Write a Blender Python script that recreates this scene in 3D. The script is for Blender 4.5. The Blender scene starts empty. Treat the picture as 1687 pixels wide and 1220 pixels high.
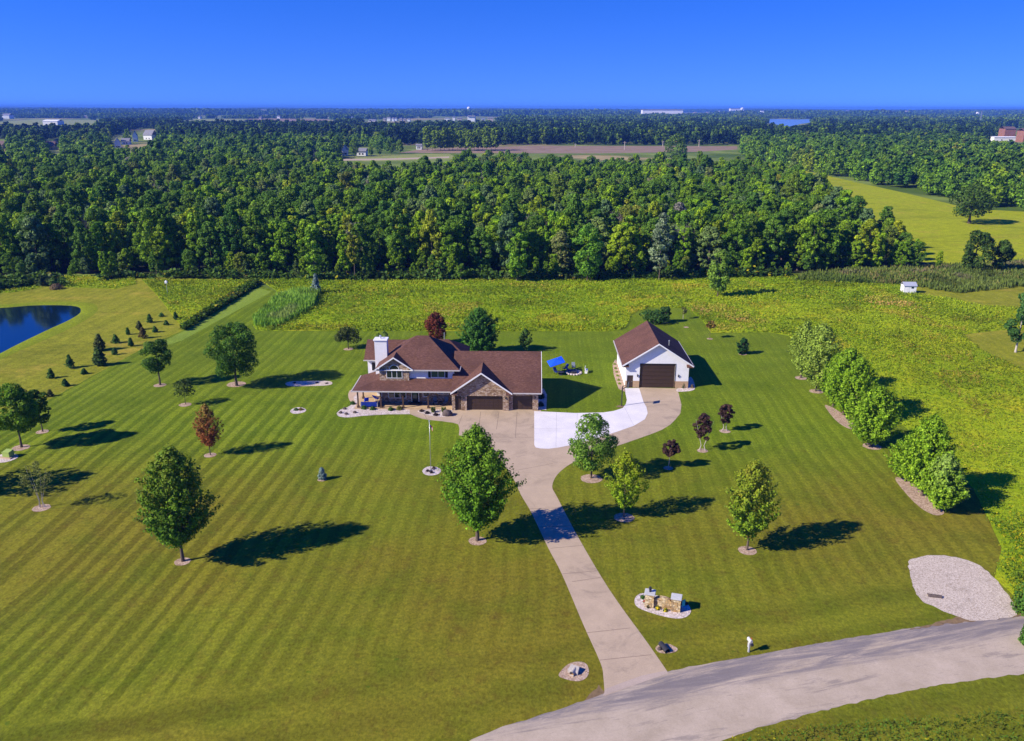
import bpy, bmesh, math, random
import numpy as np
from mathutils import Vector, Matrix
from mathutils.geometry import tessellate_polygon

SC = bpy.context.scene
COL = SC.collection
R = math.radians
# ------------------------------------------------------------------ camera, sky, sun, exposure
CAM_H, PITCH, FPX, PX0, PY0 = 40.0, R(18.0), 1330.0, 843.5, 610.0
cd = bpy.data.cameras.new('camera'); cam = bpy.data.objects.new('camera', cd); COL.objects.link(cam)
cd.sensor_width = 36; cd.lens = FPX / 1687 * 36; cd.clip_start = 0.5; cd.clip_end = 60000
cam.location = (0, 0, CAM_H); cam.rotation_euler = (R(90) - PITCH, R(-0.12), 0)
SC.camera = cam
SUN_AZ, SUN_EL = R(202), R(33.8)
w = bpy.data.worlds.new('World'); SC.world = w; w.use_nodes = True
wn = w.node_tree; wn.nodes.clear()
def wnode(t, **k):
    n = wn.nodes.new(t)
    for a, b in k.items(): setattr(n, a, b)
    return n
wo = wnode('ShaderNodeOutputWorld'); bg = wnode('ShaderNodeBackground'); sky = wnode('ShaderNodeTexSky')
sky.sky_type = 'NISHITA'; sky.sun_disc = False; sky.sun_elevation = SUN_EL; sky.sun_rotation = R(250)
sky.air_density = 1.0; sky.dust_density = 0.0; sky.ozone_density = 3.0; sky.altitude = 0
tc = wnode('ShaderNodeTexCoord'); mp = wnode('ShaderNodeVectorMath', operation='MULTIPLY_ADD'); nm = wnode('ShaderNodeVectorMath', operation='NORMALIZE')
mp.inputs[1].default_value = (1, 1, 1.15); mp.inputs[2].default_value = (0, 0, 0.235)
hs = wnode('ShaderNodeHueSaturation'); hs.inputs['Saturation'].default_value = 1.43; hs.inputs['Hue'].default_value = 0.532
wn.links.new(tc.outputs['Generated'], mp.inputs[0]); wn.links.new(mp.outputs[0], nm.inputs[0]); wn.links.new(nm.outputs[0], sky.inputs[0])
wn.links.new(sky.outputs[0], hs.inputs['Color']); wn.links.new(hs.outputs[0], bg.inputs[0]); wn.links.new(bg.outputs[0], wo.inputs[0])
bg.inputs[1].default_value = 0.165
sd = bpy.data.lights.new('sun', 'SUN'); sun = bpy.data.objects.new('sun', sd); COL.objects.link(sun)
sd.energy = 5.0; sd.angle = R(0.5); sd.color = (1.0, 0.90, 0.74)
sundir = Vector((-math.cos(SUN_AZ) * math.cos(SUN_EL), -math.sin(SUN_AZ) * math.cos(SUN_EL), -math.sin(SUN_EL)))
sun.rotation_euler = sundir.to_track_quat('-Z', 'Y').to_euler(); sun.location = (-60, -20, 80)
SC.view_settings.view_transform = 'Standard'; SC.view_settings.look = 'None'; SC.view_settings.exposure = 0.55; SC.view_settings.gamma = 1.0
SC.cycles.max_bounces = 5; SC.cycles.diffuse_bounces = 2; SC.cycles.glossy_bounces = 2; SC.cycles.transmission_bounces = 2
SC.cycles.volume_bounces = 0; SC.cycles.use_denoising = True; SC.cycles.sample_clamp_indirect = 3.0
SC.cycles.caustics_reflective = False; SC.cycles.caustics_refractive = False

# ------------------------------------------------------------------ places: a spot of the photograph -> a point on the ground
SP, CP = math.sin(PITCH), math.cos(PITCH)
def G(px, py, z=0.0):
    u = (px - PX0) / FPX; v = (PY0 - py) / FPX
    t = (z - CAM_H) / (-SP + v * CP)
    return (u * t, (CP + v * SP) * t)
def ZAT(px, py, Y):
    v = (PY0 - py) / FPX; t = Y / (CP + v * SP)
    return CAM_H + (-SP + v * CP) * t
def DEPTH(y, z): return y * CP - (z - CAM_H) * SP
# ------------------------------------------------------------------ materials
MATS = {}
def new_mat(name):
    m = bpy.data.materials.new(name); m.use_nodes = True; m.node_tree.nodes.clear(); MATS[name] = m
    return m, m.node_tree
class N:
    def __init__(s, name, rough=0.9, spec=0.2):
        s.m, s.t = new_mat(name)
        s.out = s.n('ShaderNodeOutputMaterial'); s.b = s.n('ShaderNodeBsdfPrincipled')
        s.b.inputs['Roughness'].default_value = rough; s.b.inputs['Specular IOR Level'].default_value = spec
        s.l(s.b.outputs[0], s.out.inputs[0])
    def n(s, t, **k):
        x = s.t.nodes.new(t)
        for a, b in k.items(): setattr(x, a, b)
        return x
    def l(s, a, b): s.t.links.new(a, b)
    def pos(s): return s.n('ShaderNodeNewGeometry').outputs['Position']
    def obj(s): return s.n('ShaderNodeTexCoord').outputs['Object']
    def noise(s, vec, scale, detail=4, rough=0.6, dist=0.0):
        x = s.n('ShaderNodeTexNoise'); x.inputs['Scale'].default_value = scale; x.inputs['Detail'].default_value = detail
        x.inputs['Roughness'].default_value = rough; x.inputs['Distortion'].default_value = dist; s.l(vec, x.inputs['Vector']); return x.outputs['Fac']
    def ramp(s, f, stops):
        x = s.n('ShaderNodeValToRGB'); e = x.color_ramp.elements
        while len(e) < len(stops): e.new(0.5)
        for i, (p, c) in enumerate(stops): e[i].position = p; e[i].color = tuple(c) + (1,) if len(c) == 3 else c
        s.l(f, x.inputs[0]); return x.outputs[0]
    def mix(s, f, a, b, mode='MIX'):
        x = s.n('ShaderNodeMix', data_type='RGBA', blend_type=mode, clamp_factor=True)
        for v, i in ((f, 0), (a, 6), (b, 7)):
            if isinstance(v, (int, float)): x.inputs[i].default_value = v
            elif isinstance(v, tuple): x.inputs[i].default_value = v + (1,)
            else: s.l(v, x.inputs[i])
        return x.outputs[2]
    def math(s, op, a, b=0.0, c=0.0):
        x = s.n('ShaderNodeMath', operation=op)
        for v, i in ((a, 0), (b, 1), (c, 2)):
            if isinstance(v, (int, float)): x.inputs[i].default_value = v
            else: s.l(v, x.inputs[i])
        return x.outputs[0]
    def sep(s, v):
        x = s.n('ShaderNodeSeparateXYZ'); s.l(v, x.inputs[0]); return x.outputs
    def scale(s, v, sc):
        x = s.n('ShaderNodeVectorMath', operation='MULTIPLY'); s.l(v, x.inputs[0]); x.inputs[1].default_value = sc; return x.outputs[0]
    def map01(s, f, a, b, c=0.0, d=1.0):
        x = s.n('ShaderNodeMapRange', interpolation_type='SMOOTHSTEP'); s.l(f, x.inputs[0])
        for i, v in enumerate((a, b, c, d)): x.inputs[i + 1].default_value = v
        return x.outputs[0]
    def bump(s, h, strength=0.4, dist=0.1):
        x = s.n('ShaderNodeBump'); x.inputs['Strength'].default_value = strength; x.inputs['Distance'].default_value = dist
        s.l(h, x.inputs['Height']); s.l(x.outputs[0], s.b.inputs['Normal'])
    def color(s, c):
        if isinstance(c, tuple): s.b.inputs['Base Color'].default_value = c + (1,)
        else: s.l(c, s.b.inputs['Base Color'])
        return s.m
def speckled(name, c, amount=0.25, scale=6.0, rough=0.85, spec=0.2, bump=0.3, bd=0.02, scale2=None):
    m = N(name, rough, spec); p = m.obj()
    a = m.noise(p, scale, 6, 0.7)
    lo = tuple(v * (1 - amount) for v in c); hi = tuple(min(1, v * (1 + amount)) for v in c)
    cc = m.ramp(a, [(0.3, lo), (0.7, hi)])
    if scale2:
        b = m.noise(p, scale2, 3, 0.5); cc = m.mix(m.map01(b, 0.35, 0.65, 0, 0.5), cc, lo)
    if bump: m.bump(a, bump, bd)
    return m.color(cc)
# lawn: mown stripes of two leaf directions, olive dry patches, fine blade texture
def lawn_material(name, c_a, c_b, dry, stripe_w=3.0, stripe=1.0, slope=0.05, roadside=True, dryamt=0.6, patches=0):
    m = N(name, 0.95, 0.1); p = m.pos(); x, y, z = m.sep(p)
    wob = m.noise(p, 0.035, 2, 0.5); wob2 = m.noise(p, 1.1, 4, 0.7)
    c = m.math('MULTIPLY_ADD', y, -slope, x)
    if roadside:      # the passes swing round a little towards the road on the left
        q = m.math('MAXIMUM', m.math('SUBTRACT', 76.0, y), 0.0); c = m.math('ADD', c, m.math('MULTIPLY', m.math('MULTIPLY', m.math('MULTIPLY', q, q), .0019), m.map01(x, 5, -30)))
    c = m.math('ADD', c, m.math('MULTIPLY', wob, 3.0)); c = m.math('ADD', c, m.math('MULTIPLY', wob2, 0.6))
    al = m.n('ShaderNodeCombineXYZ'); m.l(c, al.inputs[0]); m.l(m.math('MULTIPLY', y, .015), al.inputs[1])
    streak = m.noise(al.outputs[0], 0.62, 3, 0.6); stripe_k = m.math('ADD', m.math('MULTIPLY', m.map01(x, -8, -30), .60), m.math('ADD', m.math('MULTIPLY', m.map01(x, 8, 24), .14), .30 if roadside else .8))
    s1 = m.math('SINE', m.math('MULTIPLY', c, 2 * math.pi / stripe_w)); s1 = m.map01(m.math('MULTIPLY_ADD', m.math('SUBTRACT', streak, .5), 5.0, m.math('MULTIPLY', s1, .6)), -0.35, 0.35)
    # thin bright lines where two passes meet
    s2 = m.math('SINE', m.math('MULTIPLY', c, 4 * math.pi / stripe_w)); s2 = m.map01(s2, 0.8, 1.0)
    fine = m.noise(p, 2.4, 8, 0.8); mid = m.noise(p, 0.28, 5, 0.65); big = m.noise(p, 0.03, 3, 0.5)
    strength = m.map01(m.noise(p, 0.07, 3, 0.6), 0.35, 0.62, 0.45, 1.0)
    if roadside:
        d = m.math('ADD', m.math('MULTIPLY', x, ROADN[0]), m.math('MULTIPLY', y, ROADN[1])); d = m.math('SUBTRACT', d, ROADC)
        d = m.math('ADD', d, m.math('MULTIPLY', mid, 3.0))
        k = m.map01(d, 7.0, 10.5)
        sr = m.math('SINE', m.math('MULTIPLY', m.math('ADD', d, m.math('MULTIPLY', wob2, .6)), 2 * math.pi / 4.1)); sr = m.map01(sr, -0.9, 0.9)
        s1 = m.math('ADD', m.math('MULTIPLY', s1, k), m.math('MULTIPLY', sr, m.math('SUBTRACT', 1.0, k)))
        s2 = m.math('MULTIPLY', s2, k)
    s1 = m.math('MULTIPLY_ADD', m.math('SUBTRACT', s1, .5), m.math('MULTIPLY', stripe_k, m.map01(y, 88, 125, 1.0, .5)), .5); col = m.mix(m.math('MULTIPLY', m.math('MULTIPLY', s1, strength), stripe), c_a, c_b)
    col = m.mix(m.math('MULTIPLY', m.math('MULTIPLY', s2, m.map01(mid, .4, .65)), 0.45 * stripe), col, tuple(v * 1.35 for v in c_b))
    far = m.map01(y, 70, 100)     # the sward by the road is drier than by the house
    dm = m.math('MULTIPLY', m.map01(big, 0.3, 0.6, 0.55, 1.0), m.math('MULTIPLY_ADD', far, -0.75, 1.0))
    col = m.mix(m.math('MULTIPLY', dm, dryamt), col, m.mix(m.math('MULTIPLY', s1, .8 * stripe), tuple(v * .55 for v in dry), dry))
    br = m.map01(m.noise(p, 0.55, 6, 0.75), 0.5, 0.68, 0, 0.65)
    col = m.mix(m.math('MULTIPLY', br, dm), col, (0.125, 0.088, 0.012))
    col = m.mix(m.map01(m.noise(m.scale(p, (1, 1, 1)), 0.16, 4, .6), .45, .7, 0, .35), col, tuple(v * .7 for v in c_a))
    col = m.mix(1.0, col, m.ramp(fine, [(0.28, (0.48, 0.50, 0.48)), (0.5, (0.95, 0.95, 0.95)), (0.72, (1.5, 1.5, 1.45))]), 'MULTIPLY')
    if patches:
        a_ = m.noise(m.scale(p, (.35, 1, 1)), .045, 5, .75, .8); col = m.mix(m.map01(a_, .50, .66, 0, .6), col, tuple(v * .55 for v in c_a)); b_ = m.noise(m.scale(p, (.5, .9, 1)), .11, 6, .8); col = m.mix(m.map01(b_, .52, .7, 0, .75), col, (0.42, 0.32, 0.05))
        c_ = m.noise(p, .5, 5, .8); col = m.mix(1.0, col, m.ramp(c_, [(0.35, (0.72, 0.74, 0.7)), (0.65, (1.15, 1.12, 1.1))]), 'MULTIPLY')
    grain = m.noise(m.scale(p, (1, .55, 1)), 5.5, 3, 0.7); col = m.mix(1.0, col, m.ramp(grain, [(0.3, (0.74, 0.74, 0.74)), (0.7, (1.25, 1.24, 1.2))]), 'MULTIPLY')
    weed = m.map01(m.noise(p, 1.3, 2, .5), .70, .76, 0, .55); col = m.mix(weed, col, (0.045, 0.11, 0.006))
    m.bump(fine, 0.5, 0.05)
    return m.color(col)
_a = Vector(G(1000, 1140)); _b = Vector(G(1687, 1012)); _d = (_b - _a).normalized(); ROADN = (-_d.y, _d.x); ROADC = ROADN[0] * _a.x + ROADN[1] * _a.y
LAWN = lawn_material('lawn_grass', (0.080, 0.150, 0.003), (0.190, 0.280, 0.012), (0.240, 0.208, 0.018), dryamt=0.95, stripe_w=1.7)
ROUGH_LAWN = lawn_material('mown_field_grass', (0.22, 0.25, 0.012), (0.30, 0.31, 0.02), (0.36, 0.31, 0.05), 1.9, 0.8, 0.05, False, 0.8, 1)
def ground_material():
    m = N('countryside', 0.95, 0.1); p = m.pos(); 
    n1 = m.noise(p, 0.004, 3, 0.5); n2 = m.noise(p, 0.05, 6, 0.7)
    c = m.ramp(n1, [(0.40, (0.07, 0.12, 0.014)), (0.47, (0.20, 0.26, 0.05)), (0.54, (0.10, 0.15, 0.02)), (0.60, (0.34, 0.27, 0.12))])
    c = m.mix(1.0, c, m.ramp(n2, [(0.3, (0.7, 0.7, 0.7)), (0.7, (1.25, 1.25, 1.25))]), 'MULTIPLY')
    return m.color(c)
GROUND = ground_material()
def meadow_ground():
    m = N('meadow_soil', 0.95, 0.1); p = m.pos()
    c = m.ramp(m.noise(p, 0.09, 6, 0.7), [(0.3, (0.18, 0.30, 0.006)), (0.5, (0.32, 0.42, 0.010)), (0.68, (0.48, 0.46, 0.015))])
    c = m.mix(1.0, c, m.ramp(m.noise(p, 1.7, 6, 0.8), [(0.3, (0.6, 0.6, 0.6)), (0.7, (1.3, 1.3, 1.3))]), 'MULTIPLY'); m.bump(m.noise(p, 1.7, 6, .8), .8, .3)
    return m.color(c)
MEADOW = meadow_ground()
WOODFLOOR = speckled('woodland_soil', (0.03, 0.035, 0.012), 0.4, 0.5)
def concrete(name, c, stain, amt):
    m = N(name, 0.85, 0.25); p = m.pos()
    col = m.ramp(m.noise(p, 0.35, 6, 0.7), [(0.3, tuple(v * .86 for v in c)), (0.7, tuple(min(v * 1.08, .9) for v in c))])
    col = m.mix(m.map01(m.noise(p, 0.22, 6, 0.75, 1.2), 0.5, 0.7, 0, amt), col, stain)
    f = m.noise(p, 9, 4, .8); col = m.mix(1.0, col, m.ramp(f, [(0.3, (0.88, 0.88, 0.88)), (0.7, (1.1, 1.1, 1.1))]), 'MULTIPLY'); m.bump(f, .15, .01)
    return m.color(col)
DRIVE = concrete('aged_concrete', (0.46, 0.355, 0.245), (0.24, 0.19, 0.14), 0.6)
NEWCON = concrete('new_concrete', (0.72, 0.69, 0.68), (0.66, 0.62, 0.6), 0.35)
WALKCON = concrete('tan_paving', (0.50, 0.37, 0.26), (0.36, 0.27, 0.2), 0.3)
JOINT = speckled('concrete_joint', (0.2, 0.15, 0.11), 0.3, 3)
def road_material():
    m = N('chipseal_road', 0.9, 0.2); p = m.pos(); x, y, z = m.sep(p)
    d = m.math('ADD', m.math('MULTIPLY', x, ROADN[0]), m.math('MULTIPLY', y, ROADN[1])); d = m.math('SUBTRACT', d, ROADC)
    al = m.math('ADD', m.math('MULTIPLY', x, ROADN[1]), m.math('MULTIPLY', y, -ROADN[0]))
    cv = m.n('ShaderNodeCombineXYZ'); m.l(m.math('MULTIPLY', al, 0.10), cv.inputs[0]); m.l(d, cv.inputs[1])
    st = m.noise(cv.outputs[0], 1.1, 6, 0.75, 0.6)
    col = m.ramp(m.noise(p, 0.3, 5, .7), [(0.3, (0.37, 0.30, 0.215)), (0.7, (0.50, 0.41, 0.31))])
    edge = m.map01(m.math('ADD', d, m.math('MULTIPLY', st, 2.2)), -1.4, 0.3)      # worn darker lane edge on the house side
    col = m.mix(m.math('MULTIPLY', edge, m.map01(st, .35, .6)), col, (0.20, 0.175, 0.17))
    col = m.mix(m.map01(st, 0.56, 0.66, 0, 0.6), col, (0.20, 0.17, 0.15)); pt = m.noise(cv.outputs[0], 4.5, 5, .8); col = m.mix(m.map01(pt, .60, .68, 0, .7), col, (0.16, 0.14, 0.13))
    g = m.noise(p, 6.0, 8, 0.85); col = m.mix(1.0, col, m.ramp(g, [(0.25, (0.72, 0.72, 0.72)), (0.45, (0.97, 0.97, 0.97)), (0.75, (1.15, 1.15, 1.15))]), 'MULTIPLY'); m.bump(g, .3, .02)
    return m.color(col)
ROAD = road_material()
def pebble(name, a, b, c, scale=9.0):
    m = N(name, 0.85, 0.25); p = m.pos()
    v = m.n('ShaderNodeTexVoronoi'); v.inputs['Scale'].default_value = scale; m.l(p, v.inputs['Vector'])
    s = m.sep(v.outputs['Color'])[0]; col = m.ramp(s, [(0.0, a), (0.5, b), (1.0, c)])
    col = m.mix(m.map01(m.noise(p, 0.5, 5, .7), .5, .75, 0, .45), col, tuple(q * .55 for q in a)); m.bump(v.outputs['Distance'], .8, .05)
    return m.color(col)
GRAVEL = pebble('pale_gravel', (0.36, 0.28, 0.20), (0.56, 0.47, 0.37), (0.70, 0.61, 0.50), 14)
WHITEROCK = pebble('white_landscape_rock', (0.38, 0.31, 0.27), (0.56, 0.48, 0.43), (0.70, 0.63, 0.59), 7)
RIVERROCK = pebble('pink_landscape_rock', (0.26, 0.17, 0.11), (0.42, 0.30, 0.21), (0.54, 0.41, 0.31), 8)
SOIL = speckled('dry_soil', (0.20, 0.135, 0.07), 0.4, 2)
def shingles():
    m = N('roof_shingles', 0.9, 0.15); p = m.obj()
    g = m.n('ShaderNodeTexCoord')
    n1 = m.noise(m.scale(p, (1, 1, 5)), 2.6, 5, 0.8); n2 = m.noise(p, 0.3, 3, .5)
    col = m.ramp(n1, [(0.32, (0.078, 0.036, 0.026)), (0.5, (0.125, 0.060, 0.044)), (0.68, (0.21, 0.11, 0.082))])
    col = m.mix(m.map01(n2, .4, .65, 0, .5), col, (0.075, 0.038, 0.03)); col = m.mix(m.map01(m.noise(m.scale(p, (3, 3, .5)), 1.2, 4, .7), .55, .75, 0, .4), col, (0.22, 0.13, 0.10))
    z = m.sep(p)[2]; rows = m.math('FRACT', m.math('MULTIPLY', z, 9.0)); col = m.mix(m.map01(rows, .0, .25, .35, 0), col, (0.05, 0.026, 0.02))
    m.bump(n1, .4, .03)
    return m.color(col)
SHINGLE = shingles()
def stone(name='fieldstone', scale=3.2, cols=((0.22, 0.13, 0.075), (0.42, 0.29, 0.175), (0.56, 0.44, 0.33), (0.33, 0.21, 0.15))):
    m = N(name, 0.85, 0.2); p = m.scale(m.obj(), (1, 1, 1.7))
    v = m.n('ShaderNodeTexVoronoi'); v.inputs['Scale'].default_value = scale; m.l(p, v.inputs['Vector'])
    e = m.n('ShaderNodeTexVoronoi', feature='DISTANCE_TO_EDGE'); e.inputs['Scale'].default_value = scale; m.l(p, e.inputs['Vector'])
    s = m.sep(v.outputs['Color'])[0]; col = m.ramp(s, [(0.0, cols[0]), (0.35, cols[1]), (0.65, cols[2]), (1.0, cols[3])])
    col = m.mix(m.map01(e.outputs['Distance'], 0.0, 0.07, 0.7, 0), col, (0.16, 0.115, 0.08))
    col = m.mix(1.0, col, m.ramp(m.noise(p, 6, 4, .7), [(0.3, (0.8, 0.8, 0.8)), (0.7, (1.18, 1.18, 1.18))]), 'MULTIPLY')
    m.bump(m.map01(e.outputs['Distance'], 0, .12), .8, .05)
    return m.color(col)
STONE = stone(); SIGNSTONE = stone('ledge_stone', 3.6, ((0.40, 0.24, 0.09), (0.58, 0.42, 0.20), (0.70, 0.58, 0.36), (0.34, 0.22, 0.10)))
def siding():
    m = N('white_siding', 0.6, 0.3); z = m.sep(m.obj())[2]
    f = m.math('FRACT', m.math('MULTIPLY', z, 8.0)); col = m.mix(m.map01(f, 0.0, 0.16, .22, 0), m.ramp(m.noise(m.obj(), 1.5, 4, .6), [(0.3, (0.80, 0.80, 0.80)), (0.7, (0.88, 0.88, 0.87))]), (0.4, 0.41, 0.43))
    m.bump(f, .35, .02); return m.color(col)
SIDING = siding()
def brickmat():
    m = N('tan_brick', 0.85, 0.2); b = m.n('ShaderNodeTexBrick'); sw = m.n('ShaderNodeCombineXYZ'); o = m.sep(m.obj())
    m.l(m.math('ADD', o[0], o[1]), sw.inputs[0]); m.l(o[2], sw.inputs[1]); m.l(sw.outputs[0], b.inputs['Vector'])
    b.inputs['Scale'].default_value = 1.0; b.inputs['Brick Width'].default_value = .3; b.inputs['Row Height'].default_value = .1; b.inputs['Mortar Size'].default_value = .012
    b.inputs['Color1'].default_value = (0.48, 0.30, 0.14, 1); b.inputs['Color2'].default_value = (0.38, 0.22, 0.10, 1); b.inputs['Mortar'].default_value = (0.5, 0.42, 0.33, 1)
    return m.color(b.outputs[0])
BRICK = brickmat()
TRIM = speckled('white_trim', (0.80, 0.80, 0.80), 0.05, 2, 0.5, 0.4, 0)
GUTTER = speckled('grey_white_gutter', (0.50, 0.47, 0.45), 0.08, 2, 0.5, 0.4, 0)
BROWN = speckled('brown_door_paint', (0.052, 0.030, 0.020), 0.15, 1.5, 0.45, 0.4, 0)
DKWOOD = speckled('dark_stained_wood', (0.085, 0.048, 0.026), 0.3, 8, 0.7, 0.3)
DECKW = speckled('tan_deck_concrete', (0.50, 0.36, 0.21), 0.15, 2, 0.8)
GLASS = speckled('window_glass', (0.012, 0.02, 0.022), 0.2, 1, 0.06, 0.8, 0)
GREENGLASS = speckled('curtained_window_glass', (0.03, 0.075, 0.065), 0.3, 2, 0.1, 0.7, 0)
SHUTTER = speckled('black_shutter_paint', (0.018, 0.016, 0.014), 0.2, 4, 0.5)
METAL = speckled('galvanised_metal', (0.55, 0.56, 0.58), 0.1, 3, 0.35, 0.6, 0); METAL.node_tree.nodes['Principled BSDF'].inputs['Metallic'].default_value = .6
DKMETAL = speckled('dark_metal', (0.03, 0.03, 0.033), 0.2, 3, 0.45, 0.4, 0)
BLUEFAB = speckled('blue_canvas', (0.008, 0.085, 0.75), 0.15, 2, 0.8, 0.2, .2)
NAVY = speckled('navy_cushion', (0.01, 0.035, 0.26), 0.2, 3, 0.85)
GREYCUSH = speckled('grey_cushion', (0.2, 0.24, 0.27), 0.2, 3, 0.85)
CAPSTONE = speckled('limestone_cap', (0.5, 0.5, 0.48), 0.15, 4, 0.8)
BOULDER = speckled('dark_boulder', (0.11, 0.085, 0.075), 0.45, 2.5, 0.85, 0.2, .6, .1)
PALEBOX = speckled('pale_green_enamel', (0.30, 0.40, 0.10), 0.1, 3, 0.5)
PIPE = speckled('concrete_pipe', (0.42, 0.38, 0.34), 0.2, 4, .85)
BARK = speckled('bark', (0.13, 0.10, 0.075), 0.35, 9, 0.95, 0.1, .6)
PALEBARK = speckled('pale_bark', (0.46, 0.41, 0.36), 0.25, 5, 0.9, 0.1, .4)
GREYROOF = speckled('grey_metal_roof', (0.36, 0.38, 0.45), 0.08, 2, 0.45, .4)
FARROOF = speckled('brown_far_roof', (0.15, 0.10, 0.085), 0.2, .6)
FARGREY = speckled('grey_far_roof', (0.22, 0.22, 0.24), 0.2, .6)
FARWHITE = speckled('far_white_wall', (0.8, 0.8, 0.8), 0.06, .4)
FARTAN = speckled('far_tan_wall', (0.45, 0.38, 0.31), 0.15, .4)
REDLEAFY = speckled('red_flower', (0.5, 0.03, 0.02), .3, 5); YELLOWFL = speckled('yellow_flower', (0.75, 0.55, 0.02), .3, 5)
TEAL = speckled('teal_banner', (0.05, 0.42, 0.42), .2, 4)
RED = speckled('flag_red', (0.5, 0.02, 0.03), .1, 4); WHITE = speckled('flag_white', (0.8, 0.8, 0.8), .05, 4); BLUE = speckled('flag_blue', (0.02, 0.04, 0.25), .1, 4)
def foliage_mat(name, varied, trans=0.22):
    m, t = new_mat(name); n = t.nodes
    o = n.new('ShaderNodeOutputMaterial'); d = n.new('ShaderNodeBsdfPrincipled'); tr = n.new('ShaderNodeBsdfTranslucent'); mx = n.new('ShaderNodeMixShader')
    a = n.new('ShaderNodeAttribute'); a.attribute_name = 'Col'; d.inputs['Roughness'].default_value = 0.65; d.inputs['Specular IOR Level'].default_value = 0.15
    c = a.outputs['Color']
    if varied:
        oi = n.new('ShaderNodeObjectInfo'); r = n.new('ShaderNodeValToRGB'); e = r.color_ramp.elements; r.color_ramp.interpolation = 'LINEAR'
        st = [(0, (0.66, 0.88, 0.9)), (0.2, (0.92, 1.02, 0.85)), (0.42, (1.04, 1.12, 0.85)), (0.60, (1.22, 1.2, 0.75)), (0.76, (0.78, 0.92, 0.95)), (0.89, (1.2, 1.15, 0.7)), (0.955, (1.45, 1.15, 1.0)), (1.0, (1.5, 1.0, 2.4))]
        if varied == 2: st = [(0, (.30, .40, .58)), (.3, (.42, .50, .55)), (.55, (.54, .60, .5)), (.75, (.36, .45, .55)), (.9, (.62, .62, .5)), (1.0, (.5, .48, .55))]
        while len(e) < len(st): e.new(.5)
        for i, (p, q) in enumerate(st): e[i].position = p; e[i].color = q + (1,)
        t.links.new(oi.outputs['Random'], r.inputs[0]); mm = n.new('ShaderNodeMix'); mm.data_type = 'RGBA'; mm.blend_type = 'MULTIPLY'; mm.inputs[0].default_value = 1
        t.links.new(c, mm.inputs[6]); t.links.new(r.outputs[0], mm.inputs[7]); c = mm.outputs[2]
    t.links.new(c, d.inputs['Base Color']); t.links.new(c, tr.inputs[0]); mx.inputs[0].default_value = trans
    t.links.new(d.outputs[0], mx.inputs[1]); t.links.new(tr.outputs[0], mx.inputs[2]); t.links.new(mx.outputs[0], o.inputs[0])
    return m
LEAF = foliage_mat('foliage', False, .3); FLEAF = foliage_mat('woodland_foliage', 1, .3); DLEAF = foliage_mat('distant_foliage', 2, .15)
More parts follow.
